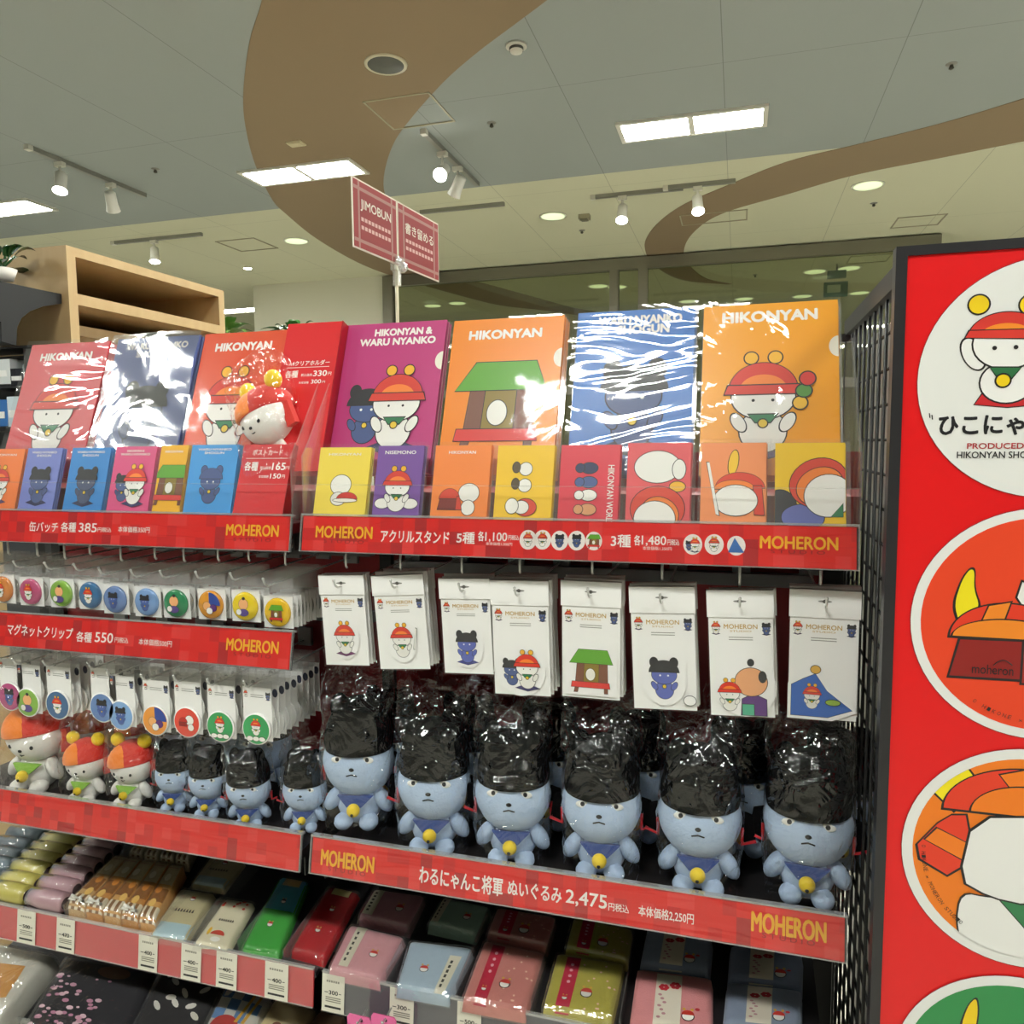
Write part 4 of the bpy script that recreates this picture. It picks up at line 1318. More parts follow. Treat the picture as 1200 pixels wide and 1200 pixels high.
def mag_parts(t, hexc, kind, full=True):
    mb = MB(); mb.box((-.031, -.0012, -.118), (.031, .0, -.014), PAPER); mb.build('backing_card', t)
    r = .031; zc = -.094
    Mx = Matrix.Translation((0, -.004, zc)) @ Matrix.Rotation(math.pi / 2, 4, 'X')
    if full:
        mb = MB(); mb.lathe([(r, 0), (r, .003), (r * .97, .0038)], PAPER, 32, Mx); mb.lathe([(.035, -.004), (.035, -.0025)], mat('e3e3df', .3), 32, Matrix.Translation((0, -.0005, -.066)) @ Matrix.Rotation(math.pi / 2, 4, 'X')); mb.build('magnet_clip', t)
        mb = MB(); mb.flat(E2(0, zc, r * .92, r * .92, 32), -.0080, mat(hexc, .3, coat=.4)); disc_art(mb, r * .9, zc, hexc, kind, -.0082); mb.build('clip_picture', t)
        mb = MB()
        A = Art(mb, -.024, -.028, .013, y=-.0016, step=.00003); A.snow(ink=.02)
        A = Art(mb, .024, -.03, .017, y=-.0016, step=.00003); A.bear(ink=.02)
        for k in (0, 1): mb.box((-.014, -.0015, -.03 - .004 * k), (.014, -.0013, -.029 - .004 * k), mat('8a8880', .5))
        mb.build('card_print', t)
    else:
        mb = MB(); mb.lathe([(r, 0), (r, .003), (r * .97, .0038)], PAPER, 20, Mx)
        A = Art(mb, .024, -.03, .017, y=-.0016, step=.00003); A.put(E2(0, 0, .35, .5, 12), '35384c'); mb.build('magnet_clip', t)
    mb = MB(); mb.add([(-.034, -.0092, -.128), (.034, -.0092, -.128), (.034, -.002, .012), (-.034, -.002, .012)], [(0, 1, 2, 3)], BAGF)
    mb.add([(-.034, -.0021, -.014), (.034, -.0021, -.014), (.034, -.002, .012), (-.034, -.002, .012)], [(0, 1, 2, 3)], BAGH); mb.build('plastic_bag', t)


for i, (px, py, hx, cn, kind, n) in enumerate(MAGS):
    c = atY(px, py, .035)
    o = Vector((c.x, .035, c.z + .094))
    lab = cn + (' ' if i < 7 else [' left-hand ', ' right-hand '][i - 7])
    lab = lab.strip()
    t = thing('magnet_clip_pack', f'bagged {lab} round magnet clip at the front of its hook', 'magnet clip', o, 'magnet clips on wire hooks')
    mag_parts(t, hx, kind)
    b0 = None
    for k in range(1, n):
        lk = (o.x + Rg.uniform(.0, .004), .035 + .021 * k, o.z + Rg.uniform(-.001, .003))
        if b0 is None:
            b0 = thing('magnet_clip_pack', f'bagged magnet clip mostly hidden behind the front {lab} one', 'magnet clip', lk, f'magnet clips behind the {lab} one'); mag_parts(b0, hx, kind, False)
        else: dup(b0, loc=lk)
    hook(f'wire hook holding the {lab} magnet clips', Vector((o.x - .008, .012, o.z - .004)), drop=.0)

# =================================================================== SOFT TOYS
BLUEF = mat('b9cde8', .95, sheen=.1, bump=.5, bscale=260, var=.06, vscale=60, spec=.1)
WHITEF = mat('f1efe8', .9, sheen=.4, bump=.4, bscale=260)
CAPB = mat('08080a', .9, bump=.4, bscale=260, spec=.1)
NAVY = mat('27407f', .8, sheen=.3)
YELF = mat('f2d024', .7, sheen=.2)
REDF = mat('cf2430', .8, sheen=.2)
ORF = mat('f5862a', .85, sheen=.3, bump=.3, bscale=260)
CRIM = mat('cf2f24', .85, sheen=.3, bump=.3, bscale=260)
INKM = mat('1b1b1e', .6)
GRNF = mat('7fae3a', .8, sheen=.2)
TOYBAG = film(.08, .001, .05, 1.0, 19, dist=.022)


def toy_bag(mb, rx, ry, h, top, seed, n=30, k=22):
    R = random.Random(seed)
    vs = []; fs = []
    ph = [(R.uniform(0, 6), R.randint(2, 7), R.uniform(6, 40)) for _ in range(7)]
    for j in range(k + 1):
        u = j / k
        z = top * u
        f = 1.0
        if z > h:
            q = (z - h) / max(top - h, 1e-5)
            ax = rx * (1 - .04 * q); ay = ry * (1 - .93 * q)
        else:
            q = z / h
            s = .90 + .10 * math.sin(math.pi * min(1, q))
            ax = rx * s; ay = ry * s
        for i in range(n):
            w = 2 * math.pi * i / n
            cx, sx = math.cos(w), math.sin(w)
            e = .75
            x = ax * (abs(cx) ** e) * (1 if cx >= 0 else -1); y = ay * (abs(sx) ** e) * (1 if sx >= 0 else -1)
            d = sum(math.sin(a + b * w + c * z) for a, b, c in ph) / 7 * .10 + R.uniform(-.04, .04)
            zz = z + (R.uniform(-.010, .010) + .016 * math.sin(3 * w + seed)) * max(0, (u - .8) / .2)
            vs.append((x * (1 + d), y * (1 + d), zz))
    for j in range(k):
        for i in range(n):
            i2 = (i + 1) % n
            fs.append((j * n + i, j * n + i2, (j + 1) * n + i2, (j + 1) * n + i))
    mb.add(vs, fs, TOYBAG, False)
    return mb


def soft_toy(label, loc, s, style, group, seed, yaw=0, lean=0, pitch=0, bag=True, cap_h=1.0, peep=False):
    """generic bagged soft toy: round head in a cap, small body, bib with a bell.  s = 1 is 23 cm tall"""
    M = Matrix.Translation(loc) @ Matrix.Rotation(math.radians(yaw), 4, 'Z') @ Matrix.Rotation(math.radians(lean), 4, 'Y') @ Matrix.Rotation(math.radians(pitch), 4, 'X')
    t = thing('soft_toy', label, 'soft toy', M=M, group=group)
    fur = BLUEF if style == 'blue' else WHITEF
    bl = style == 'blue'
    hz = (.118 if bl else .120) * s
    hx, hy, hh = ((.066 * s, .053 * s, .064 * s) if bl else (.064 * s, .052 * s, .058 * s))
    mb = MB()
    mb.ell((0, .0, .040 * s), (.043 * s, .036 * s * (.3 if peep else 1), .041 * s), fur, 20, 14)
    mb.ell((0, 0, hz), (hx, hy, hh), fur, 26, 18, fn=lambda u: Vector((u.x * (1 + .10 * max(0, u.z + .4)), u.y, u.z if u.z > 0 else u.z * 1.0)))
    mb.build('body', t)
    for sd in (() if peep else (-1, 1)):
        T = Matrix.Translation((sd * .047 * s, -.010 * s, .050 * s)) @ Matrix.Rotation(sd * -.6, 4, 'Y')
        mb = MB(); mb.ell((0, 0, 0), (.015 * s, .016 * s, .027 * s), fur, 12, 10, T); mb.build('arm', t)
        mb = MB(); mb.ell((sd * .024 * s, -.030 * s, .015 * s), (.018 * s, .022 * s, .015 * s), fur, 12, 10); mb.build('foot', t)
    # stitched face: two small buttons, a nose and a short mouth
    mb = MB()
    fy = lambda x, z: -hy * math.sqrt(max(.02, 1 - (x / hx) ** 2 - ((z) / hh) ** 2))
    ez = .022 * s if style == 'blue' else -.012 * s
    for sd in (-1, 1):
        x = sd * (.028 if bl else .026) * s
        if style == 'blue':
            mb.ell((x, fy(x, ez) - .0005 * s, hz + ez), (.012 * s, .002 * s, .0065 * s), mat('f4f4f0', .5), 12, 8)
            mb.ell((x, fy(x, ez) - .0018 * s, hz + ez + .001 * s), (.0042 * s, .0015 * s, .0042 * s), INKM, 10, 8)
        else:
            mb.ell((x, fy(x, ez), hz + ez), (.0045 * s, .0022 * s, .0045 * s), INKM, 10, 8)
    nz = .006 * s if style == 'blue' else -.020 * s
    mb.ell((0, fy(0, nz), hz + nz), (.005 * s, .002 * s, .0035 * s), INKM, 10, 8)
    mb.tube([(-.010 * s, fy(.01 * s, nz - .014 * s) - .0006, hz + nz - (.012 if bl else .008) * s), (0, fy(0, nz - .010 * s) - .0006, hz + nz - (.009 if bl else .012) * s), (.010 * s, fy(.01 * s, nz - .014 * s) - .0006, hz + nz - (.012 if bl else .008) * s)], .0012 * s, INKM, 5)
    mb.build('face_stitching', t)
    # bib and bell
    mb = MB(); bm = NAVY if style == 'blue' else GRNF
    pts = [(-.034 * s, -.034 * s, .066 * s), (.034 * s, -.034 * s, .066 * s), (.014 * s, -.044 * s, .048 * s), (-.014 * s, -.044 * s, .048 * s)]
    mb.hexa([(p[0], p[1] + .006 * s, p[2]) for p in pts], [(p[0], p[1], p[2]) for p in pts], bm)
    if not peep: mb.build('bib', t)
    if not peep: mb = MB(); mb.ell((0, -.048 * s, .044 * s), (.0125 * s, .0115 * s, .0125 * s), YELF, 16, 12); mb.ell((.0, -.0590 * s, .040 * s), (.003 * s, .002 * s, .003 * s), INKM, 8, 6); mb.build('bell', t)
    # cap
    mb = MB()
    if style == 'blue':
        T = Matrix.Translation((0, .004 * s, hz + .040 * s))
        def dome(u): return Vector((u.x, u.y, max(u.z, -.12)))
        mb.ell((0, 0, 0), (hx * 1.0, hy * 1.12, .088 * s * cap_h), CAPB, 24, 14, T, dome)
        mb.ell((0, -hy * .42, .002 * s), (hx * .84, hy * .66, .012 * s), CAPB, 18, 10, T)
        mb.build('cap', t)
        for sd in (-1, 1):
            mb = MB(); mb.ell((sd * .036 * s, .005 * s, hz + .105 * s * cap_h), (.019 * s, .014 * s, .028 * s), CAPB, 12, 10); mb.build('cap_ear', t)
            mb = MB(); x = sd * (hx * .98)
            P = [(x, .0, hz + .02 * s), (x + sd * .020 * s, .004 * s, hz + .012 * s), (x + sd * .026 * s, .006 * s, hz - .030 * s), (x + sd * .004 * s, .002 * s, hz - .036 * s)]
            mb.hexa([(a, b + .008 * s, c) for a, b, c in P], P, CAPB); mb.build('ear_flap', t)
            mb = MB(); mb.tube([(P[3][0], P[3][1] - .002, P[3][2] + .028 * s), (P[3][0], P[3][1] - .002, P[3][2]), (P[2][0], P[2][1] - .002, P[2][2])], .0032 * s, REDF, 6); mb.build('flap_trim', t)
    else:
        T = Matrix.Translation((0, .004 * s, hz + .012 * s)) @ Matrix.Rotation(math.radians(-8), 4, 'Y')
        def dome(u): return Vector((u.x, u.y, max(u.z, -.05)))
        mb.ell((0, 0, 0), (hx * 1.07, hy * 1.12, .062 * s), CRIM, 24, 14, T, dome); mb.build('cap', t)
        mb = MB(); mb.ell((-.012 * s, -hy * .30, .001 * s), (hx * .80, hy * .92, .055 * s), ORF, 20, 12, T, dome); mb.build('cap_front', t)
        for sd in (-1, 1):
            mb = MB(); mb.ell((sd * .044 * s, 0, hz + .074 * s), (.021 * s, .017 * s, .021 * s), YELF, 14, 10); mb.build('pompom', t)
            mb = MB(); x = sd * hx * 1.0
            P = [(x - .004 * s, -.01 * s, hz + .018 * s), (x + .012 * s, -.004 * s, hz + .018 * s), (x + .018 * s, .0, hz - .03 * s), (x - .002 * s, -.006 * s, hz - .036 * s)]
            mb.hexa([(a, b + .012 * s, c) for a, b, c in P], P, CRIM); mb.build('ear_flap', t)
    if bag:
        mb = MB(); toy_bag(mb, hx * 1.06, hy * 1.36, .225 * s, (.25 if peep else .305) * s, seed); mb.build('plastic_bag', t)
    return t


ZS = .8035
def toyrow(px, y): return atY(px, 1000, y).x
# front row, right shelf: (face centre px, chin px y) give x and seat height
FRONT = [(406, 905, .088, .032, 12, 'tallest blue soft toy in a bag, leftmost on the right shelf'), (497, 956, .084, .0, 10, 'blue soft toy in a bag, second from the left on the right shelf'),
         (592, 957, .084, .004, 8, 'blue soft toy in a bag above the middle of the lower red strip'), (699, 965, .084, .006, 5, 'blue soft toy in a bag left of two at the right end'),
         (818, 978, .084, .0, 0, 'blue soft toy in a bag, second from the right on the right shelf'), (950, 985, .084, .002, -4, 'blue soft toy in a bag beside the mesh panel, rightmost of its row')]
for i, (px, py, y, dz, yaw, lab) in enumerate(FRONT):
    p = atY(px, py, y - .05)
    s = 1.0
    z = max(ZS, p.z - .118 * s)
    soft_toy(lab, Vector((p.x, y, z)), s, 'blue', 'bagged blue soft toys', 20 + i, yaw)
    if z > ZS + .012:
        pass
for i, px in enumerate((452, 545, 640, 745, 868, 985)):
    p = atY(px, 880, .21)
    soft_toy('blue soft toy in the back row, behind the bagged ones at the front', Vector((p.x, .23, ZS)), .98, 'blue', 'back row of blue soft toys', 40 + i, 4)
# left shelf
LEFT = [(189, 917, .068, .58, 'small blue soft toy next to the white ones on the left shelf'), (229, 924, .068, .58, 'small blue soft toy, second from the white ones'),
        (279, 942, .068, .64, 'blue soft toy slumped low in its bag on the left shelf'), (344, 936, .068, .62, 'blue soft toy at the right end of the left shelf')]
for i, (px, py, y, s, lab) in enumerate(LEFT):
    p = atY(px, py, y - .04)
    soft_toy(lab, Vector((p.x, y, max(ZS, p.z - .122 * s))), s, 'blue', 'bagged blue soft toys', 60 + i, 16, pitch=6 if i == 2 else 0)
LW = [(26, 890, .085, 1.0, 'large white soft toy in an orange cap at the left edge'), (84, 908, .068, .68, 'small white soft toy in an orange cap, left of two'), (138, 908, .068, .70, 'small white soft toy in an orange cap beside the blue toys')]
for i, (px, py, y, s, lab) in enumerate(LW):
    p = atY(px, py, y - .04)
    soft_toy(lab, Vector((p.x, y, max(ZS, p.z - .112 * s))), s, 'white', 'bagged white soft toys', 70 + i, 6)
for i, (px, y) in enumerate(((70, .2), (118, .19), (165, .2))):
    p = atY(px, 880, y); soft_toy('white soft toy standing behind the front white toys', Vector((p.x, y, ZS)), .8, 'white', 'back row of white soft toys', 80 + i, 5)
for i, (px, y) in enumerate(((215, .19), (262, .2), (312, .2))):
    p = atY(px, 890, y); soft_toy('blue soft toy standing behind the small front blue toys', Vector((p.x, y, ZS)), .85, 'blue', 'back row of small blue soft toys', 90 + i, 10)
# the sample toy on the top tier
p = atY(322, 497, .055)
soft_toy('bagged white soft toy in orange cap peeping out before the folder price card', Vector((p.x, .066, p.z - .092)), .88, 'white', None, 99, -18, lean=-16, peep=True)

# =================================================================== MESH SIDE PANEL AND BIG SIGN
XM = .198
YS = -.100
t = thing('mesh_panel', 'black wire mesh side panel between the shelves and the red sign', 'mesh panel', (XM, .15, 0))
mb = MB(); zt = 1.775; y0, y1 = YS + .012, .42
for k in range(int((y1 - y0) / .05) + 1):
    y = y0 + .012 + .05 * k
    mb.tube([(0, y - .15, .08), (0, y - .15, zt)], .0028, BLK, 5)
k = 0
while .1 + .05 * k < zt:
    z = .1 + .05 * k; mb.tube([(.003, y0 - .15, z), (.003, y1 - .15, z)], .0024, BLK, 5); k += 1
mb.build('wire_mesh', t)
for nm, a, b in (('post', (-.010, y0 - .15, 0), (.010, y0 - .15 + .016, zt)), ('post', (-.008, y1 - .15 - .016, 0), (.008, y1 - .15, zt)), ('top_rail', (-.009, y0 - .15, zt - .028), (.009, y1 - .15, zt)), ('bottom_rail', (-.009, y0 - .15, .06), (.009, y1 - .15, .08))):
    mb = MB(); mb.box(a, b, BLK); mb.build(nm, t)
mb = MB(); mb.box((.035, -.22, .1), (.05, .25, 1.74), mat('a2a29d', .3)); mb.build('back_sheet', t)
mb = MB(); mb.tube([(.003, y0 - .15 + .02, 1.05), (.003, y0 - .15 + .02, 1.70)], .003, STEEL, 6); mb.build('chrome_rod', t)
mb = MB(); mb.box((-.15, y1 - .15 - .02, 1.735), (.0, y1 - .15, 1.75), BLK); mb.build('brace', t)

a = atY(1063.5, 300, YS); bt = atY(1050, 296, YS)
SW, SH = .35, a.z - .20
M = frame((a.x + SW / 2, YS, .20))
t = thing('sign_board', 'large red sign board with round pictures in a black frame at right', 'sign', M=M)
e = a.x - bt.x
mb = MB()
for p, q in (((-SW / 2 - e, -.002, -.03), (-SW / 2, .02, SH + .012)), ((SW / 2, -.002, -.03), (SW / 2 + e, .02, SH + .012)), ((-SW / 2, -.002, SH), (SW / 2, .02, SH + .012)), ((-SW / 2, -.002, -.03), (SW / 2, .02, 0))):
    mb.box(p, q, mat('232225', .4))
mb.build('frame', t)
REDP = mat('e2060e', .4)
mb = MB(); mb.box((-SW / 2, .001, 0), (SW / 2, .018, SH), REDP); mb.build('poster', t)
for x in (-SW / 2 - e + .006, SW / 2 + e - .006):
    mb = MB(); mb.box((x - .006, .0, -.2), (x + .006, .016, -.03), mat('232225', .4)); mb.build('leg', t)
def sl(px, py): return loc_in(M, px, py)
def circ(l, top, bot, xx=1200):
    """outline of a printed disc from its leftmost point and its crossing of one picture column"""
    xl, zl = sl(*l); xa, za = sl(xx, top); _, zb = sl(xx, bot)
    zc = (za + zb) / 2; hc = (za - zb) / 2
    # (xc-xl)^2 = (xa-xc)^2 + hc^2
    xc = (hc * hc + xa * xa - xl * xl) / (2 * (xa - xl))
    return xc, zc, xc - xl
CS = [circ((1075, 450), 305, 579), circ((1067, 728), 597, 863), circ((1056, 1005), 878, 1133)]
CS.append((CS[2][0], CS[2][1] - (CS[1][1] - CS[2][1]), CS[2][2]))
WHP = mat('eeeeea', .4)
# disc 1
xc, zc, r = CS[0]
def q1(px, py):
    x, z = sl(px, py); return ((x - xc) / r, (z - zc) / r)
mb = MB(); mb.flat(E2(xc, zc, r * 1.006, r * 1.006, 64), -.0002, mat('8d1f24', .4)); mb.flat(E2(xc, zc, r, r, 64), -.0004, WHP); mb.build('disc', t)
mb = MB(); A = Art(mb, xc, zc, r, clip=E2(xc, zc, r, r, 64), y=-.0007)
fx = q1(1178, 400)[0] + .02
u = lambda px, py: q1(px, py)
A.sh([u(1142, 474), u(1158, 452), u(1205, 448), u(1215, 474), u(1180, 477)], 'c9262c', .012)
A.sh(E2(u(1180, 448)[0], u(1180, 448)[1], .20, .17), 'f8f7f3', .014)
A.sh(E2(u(1140, 415)[0], u(1140, 415)[1], .075, .14, rot=25), 'f8f7f3', .014)
A.sh(E2(u(1147, 357)[0], u(1147, 357)[1], .075, .075), 'f2cf1a', .014); A.sh(E2(u(1207, 357)[0], u(1207, 357)[1], .075, .075), 'f2cf1a', .014)
A.sh(E2(u(1181, 402)[0], u(1181, 402)[1], .26, .21), 'f8f7f3', .014)
A.sh([u(1160, 431), u(1196, 431), u(1184, 444), u(1170, 444)], '2f6f43', .012)
A.sh(E2(*u(1175, 446), .05, .05), 'f2cf1a', .014)
c = u(1178, 393); A.sh(E2(c[0], c[1], .275, .19, a0=0, a1=180), 'd8392f', .014); A.put(E2(c[0], c[1], .19, .10, a0=0, a1=180), 'f5902a')
A.sh([u(1131, 396), (c[0] + .34, c[1] - .04), (c[0] + .3, c[1] + .04), u(1136, 388)], 'd8392f', .012)
A.put(E2(u(1165, 408)[0], u(1165, 408)[1], .018, .018, 12), INK); A.put(E2(u(1190, 407)[0], u(1190, 407)[1], .018, .018, 12), INK)
mb.build('artwork', t)
mb = MB(); K = mat('1f1f22', .4)
x0, zb = sl(1100, 510); x1_, ztp = sl(1200, 486)
wq = x1_ - x0
text(mb, 'ひこにゃん', x0, zb, wq * 1.30, ztp - zb, K, -.001, .03); mb.build('lettering', t); mb = MB()
x0, zb = sl(1133, 526); x1_, ztp = sl(1195, 519); text(mb, 'PRODUCED BY', x0, zb, (x1_ - x0) * 1.38, ztp - zb, mat('b0262c', .4), -.001, .012); mb.build('lettering', t); mb = MB()
x0, zb = sl(1121, 537); x1_, ztp = sl(1200, 529); text(mb, 'HIKONYAN SHOP', x0, zb, (x1_ - x0) * 1.12, ztp - zb, K, -.001, .012)
mb.build('lettering', t)
for px, py in ((1089, 487), (1092, 489)):
    mb = MB(); xx, zz = sl(px, py); mb.flat([(xx - .0008, zz + .003), (xx + .0004, zz + .003), (xx + .0012, zz - .003), (xx, zz - .003)], -.001, K); mb.build('accent_mark', t)
# disc 2
xc, zc, r = CS[1]
mb = MB(); mb.flat(E2(xc, zc, r * 1.006, r * 1.006, 64), -.0002, mat('8d1f24', .4)); mb.flat(E2(xc, zc, r, r, 64), -.0004, WHP); mb.flat(E2(xc, zc, r * .92, r * .92, 64), -.0006, mat('e8421c', .45)); mb.build('disc', t)
mb = MB(); A = Art(mb, xc, zc, r, clip=E2(xc, zc, r * .92, r * .92, 64), y=-.0008)
A.sh([u(1124, 730), u(1118, 708), u(1127, 680), u(1136, 667), u(1142, 668), u(1141, 690), u(1148, 711), u(1136, 722)], 'f2e01a', .022, 2)
A.sh([u(1200, 712), u(1192, 700), u(1198, 682), u(1215, 690), u(1220, 712)], 'f4f2ec', .022)
c = u(1180, 748)
A.sh(E2(c[0], c[1], .44, .30, a0=0, a1=180), 'e2391f', .022)
A.sh([u(1151, 727), u(1159, 710), u(1184, 706), u(1176, 727)], 'f08a24', .018)
A.sh(E2(c[0], c[1], .42, .16, a0=0, a1=180), 'f08a24', .02)
A.sh([u(1112, 791), u(1125, 749), u(1200, 752), u(1197, 796)], '8f1d1a', .022); A.sh([u(1197, 800), u(1200, 752), u(1240, 756), u(1235, 800)], 'a82420', .02)
mb.build('artwork', t)
mb = MB(); x0, zb = sl(1138, 788); x1_, ztp = sl(1187, 780); text(mb, 'moheron', x0, zb, x1_ - x0, ztp - zb, K, -.0030, .0); mb.build('lettering', t); mb = MB()
aa = sl(1163, 779); bb = sl(1186, 778)
P = [sl(1163 + k * 2.5, 779 - 6 * math.sin(math.pi * k / 9)) for k in range(10)]
mb.tube([(p[0], -.0030, p[1]) for p in P], .0006, K, 4); mb.build('curved_stroke', t); mb = MB()
def arc_text(body, xc, zc, rad, a0, a1, h, m, y):
    n = len(body)
    for i, ch in enumerate(body):
        if ch == ' ': continue
        a = math.radians(a0 + (a1 - a0) * i / max(n - 1, 1))
        x, z = xc + rad * math.cos(a), zc + rad * math.sin(a)
        text(mb, ch, x, z, h * .75, h if ch not in '×' else h * .6, m, y, .0, a + math.pi / 2)
arc_text('© HIKONE × MOHERON STUDIO', xc, zc, r * .86, 235, 305, .005, K, -.0030)
mb.build('lettering', t)
# disc 3
xc, zc, r = CS[2]
mb = MB(); mb.flat(E2(xc, zc, r * 1.006, r * 1.006, 64), -.0002, mat('8d1f24', .4)); mb.flat(E2(xc, zc, r, r, 64), -.0004, WHP); mb.flat(E2(xc, zc, r * .91, r * .91, 64), -.0006, mat('ee7d16', .45)); mb.build('disc', t)
mb = MB(); A = Art(mb, xc, zc, r, clip=E2(xc, zc, r * .91, r * .91, 64), y=-.0008)
A.sh([u(1092, 925), u(1128, 893), u(1150, 922), u(1118, 950)], 'f5e21a', .022)
c = u(1204, 957); A.sh(E2(c[0], c[1], .66, .42, a0=0, a1=180), 'e23a1e', .022); A.sh([u(1172, 908), u(1200, 903), u(1200, 928), u(1186, 926)], 'ee7d16', .018); A.sh(E2(c[0], c[1], .44, .26, a0=0, a1=180), 'ee7d16', .02)
A.sh([u(1066, 998), u(1108, 955), u(1138, 955), u(1122, 1032)], 'e23a1e', .022, 1)
A.sh([u(1084, 983), u(1098, 970), u(1134, 988), u(1130, 1008)], 'ee7d16', .018)
A.sh([u(1126, 1045), u(1160, 1052), u(1215, 1052), u(1240, 1140), u(1140, 1140), u(1120, 1085)], 'f3f2ee', .022, 2)
A.sh([u(1170, 1052), u(1215, 1052), u(1205, 1092)], '2f7a4a', .02)
A.sh([u(1141, 958), u(1230, 958), u(1250, 1000), u(1240, 1050), u(1205, 1060), u(1160, 1050), u(1124, 1030)], 'f4f3ef', .022, 1)
mb.build('artwork', t)
mb = MB(); arc_text('© HIKONE × MOHERON STUDIO', xc, zc, r * .84, 178, 232, .005, K, -.0030); mb.build('lettering', t)
# disc 4
xc, zc, r = CS[3]
mb = MB(); mb.flat(E2(xc, zc, r * 1.006, r * 1.006, 64), -.0002, mat('8d1f24', .4)); mb.flat(E2(xc, zc, r, r, 64), -.0004, WHP); mb.flat(E2(xc, zc, r * .91, r * .91, 64), -.0006, mat('2c8a4a', .45)); mb.build('disc', t)
mb = MB(); A = Art(mb, xc, zc, r, clip=E2(xc, zc, r * .91, r * .91, 64), y=-.0008)
A.sh([u(1125, 1205), u(1134, 1178), u(1144, 1168), u(1146, 1185), u(1142, 1210)], 'f2cf1a', .02, 2)
A.sh(E2(0, -.1, .5, .4), 'e23a1e', .02); A.sh(E2(0, -.25, .4, .3), 'f4f3ef', .02)
mb.build('artwork', t)

# =================================================================== SMALL RED SIGN ON ITS POLE
yb = .235
pb = atY(469, 384, yb)
pt = atY(466.5, 312, yb)
d1, d2 = 1.353, 1.657
k = (pt - CAM).dot(CF) / 1.50
def pd(px, py, dep):
    d = ray(px, py) / FPX
    return CAM + d * dep
LT, LB = pd(408, 209, d1 * k), pd(413, 290, d1 * k)
RT, RB = pd(511, 262, d2 * k), pd(512.5, 329, d2 * k)
ux = (RT + RB) - (LT + LB); ux.z = 0
cw = ux.length / 2; ux.normalize()
Mc = frame(Vector((pt.x, pt.y, 0)), ux)
hs = ((LT.z - LB.z) + (RT.z - RB.z)) / 2
zmid = (LT.z + LB.z + RT.z + RB.z) / 4
Mi = Mc.inverted()
xa = (Mi @ ((LT + LB) / 2)).x; xb_ = (Mi @ ((RT + RB) / 2)).x
Mc = Mc @ Matrix.Translation((0, 0, zmid - hs / 2))
t = thing('shop_sign', 'small double red sign on a thin clear pole above the folders', 'sign', M=Mc)
bz = pb.z - (zmid - hs / 2) - .36
WHS = mat('ded6c6', .5)
for nm, x0, x1_, head, lines in (('left_card', xa, -.0015, 'JIMOBUN', 2), ('right_card', .0015, xb_, '書き留める', 2)):
    mb = MB(); mb.box((x0, .0, 0), (x1_, .002, hs), WHS); mb.box((x0 + .003, -.0006, .003), (x1_ - .003, 0, hs - .003), mat('8f2224', .5))
    w = x1_ - x0
    tart = mat('a3736b', .5)
    for f in (.13, .87):
        mb.box((x0 + w * f - .003, -.0008, .003), (x0 + w * f + .003, -.0006, hs - .003), tart)
        mb.box((x0 + .003, -.0009, hs * f - .003), (x1_ - .003, -.0007, hs * f + .003), tart)
    mb.box((x0 + w * .16, -.0011, hs * .17), (x1_ - w * .16, -.0009, hs * .83), mat('88191c', .5))
    text(mb, head, x0 + w * .16, hs * .56, w * .68, hs * .17, WHS, -.0014, .012)
    for q in (.42, .3):
        for j in range(9):
            xx = x0 + w * (.17 + .075 * j)
            mb.box((xx, -.0013, hs * q), (xx + w * .055, -.0011, hs * (q + .055)), mat('cfa49c', .5))
    mb.build(nm, t)
mb = MB(); mb.tube([(0, .004, hs), (0, .004, bz)], .0035, mat('cfc9a8', .3), 8); mb.build('pole', t)
mb = MB(); mb.box((-.016, -.006, -.012), (.016, .008, .014), film(.3, .25, .1, 0)); mb.ell((-.012, -.008, .004), (.009, .006, .009), film(.4, .3, .1, 0), 10, 8); mb.ell((.012, -.008, -.002), (.009, .006, .009), film(.4, .3, .1, 0), 10, 8); mb.box((-.006, -.003, -.04), (.006, .009, -.012), film(.3, .25, .1, 0)); mb.build('clear_clip', t)
mb = MB(); mb.box((-.03, -.012, bz - .004), (.03, .02, bz), film(.3, .25, .1, 0)); mb.build('foot', t)

# =================================================================== LOWER TRAYS
TA = math.radians(9.5)
TN = (0, -math.sin(TA), math.cos(TA))
YT, ZT = .026, .548
GREYP = mat('8f8f93', .35)
CLRD = film(.12, .06, .05, 0)


def tray_frame(x, y=YT, z=ZT): return frame((x, y, z), (1, 0, 0), TN)


def on_tray(M, px, py, h):
    n = M.to_3x3() @ Vector((0, 0, 1))
    return M.inverted() @ hit(px, py, M @ Vector((0, 0, h)), n)


def tray(label, xl, xr, y, z, divs, depth=.32):
    M = tray_frame((xl + xr) / 2, y, z)
    t = thing('goods_tray', label, 'tray', M=M, group='sloping goods trays')
    w = (xr - xl) / 2
    mb = MB(); mb.box((-w, 0, -.012), (w, depth, -.001), mat('232124', .5)); mb.build('base_plate', t)
    mb = MB(); mb.box((-w, -.004, -.010), (w, .0, .014), film(.18, .2, .08, 0)); mb.build('front_lip', t)
    for d in divs:
        mb = MB(); mb.box((d - (xl + xr) / 2 - .001, .004, -.001), (d - (xl + xr) / 2 + .001, depth, .035), CLRD); mb.build('divider', t)
    return M


ML = tray_frame(0)
divL = [on_tray(ML, *p, 0).x for p in ((69, 1085), (180, 1105), (224, 1110), (279, 1122), (333, 1132))]
divR = [on_tray(ML, *p, 0).x for p in ((452, 1160), (533, 1180), (623, 1193), (728, 1205))]
tray('sloping tray of rolled towels and pouches, left', XL0, XL1, YT, ZT, divL)
tray('sloping tray of folded towels, right', XR0, XR1 - .02, YT, ZT, divR)


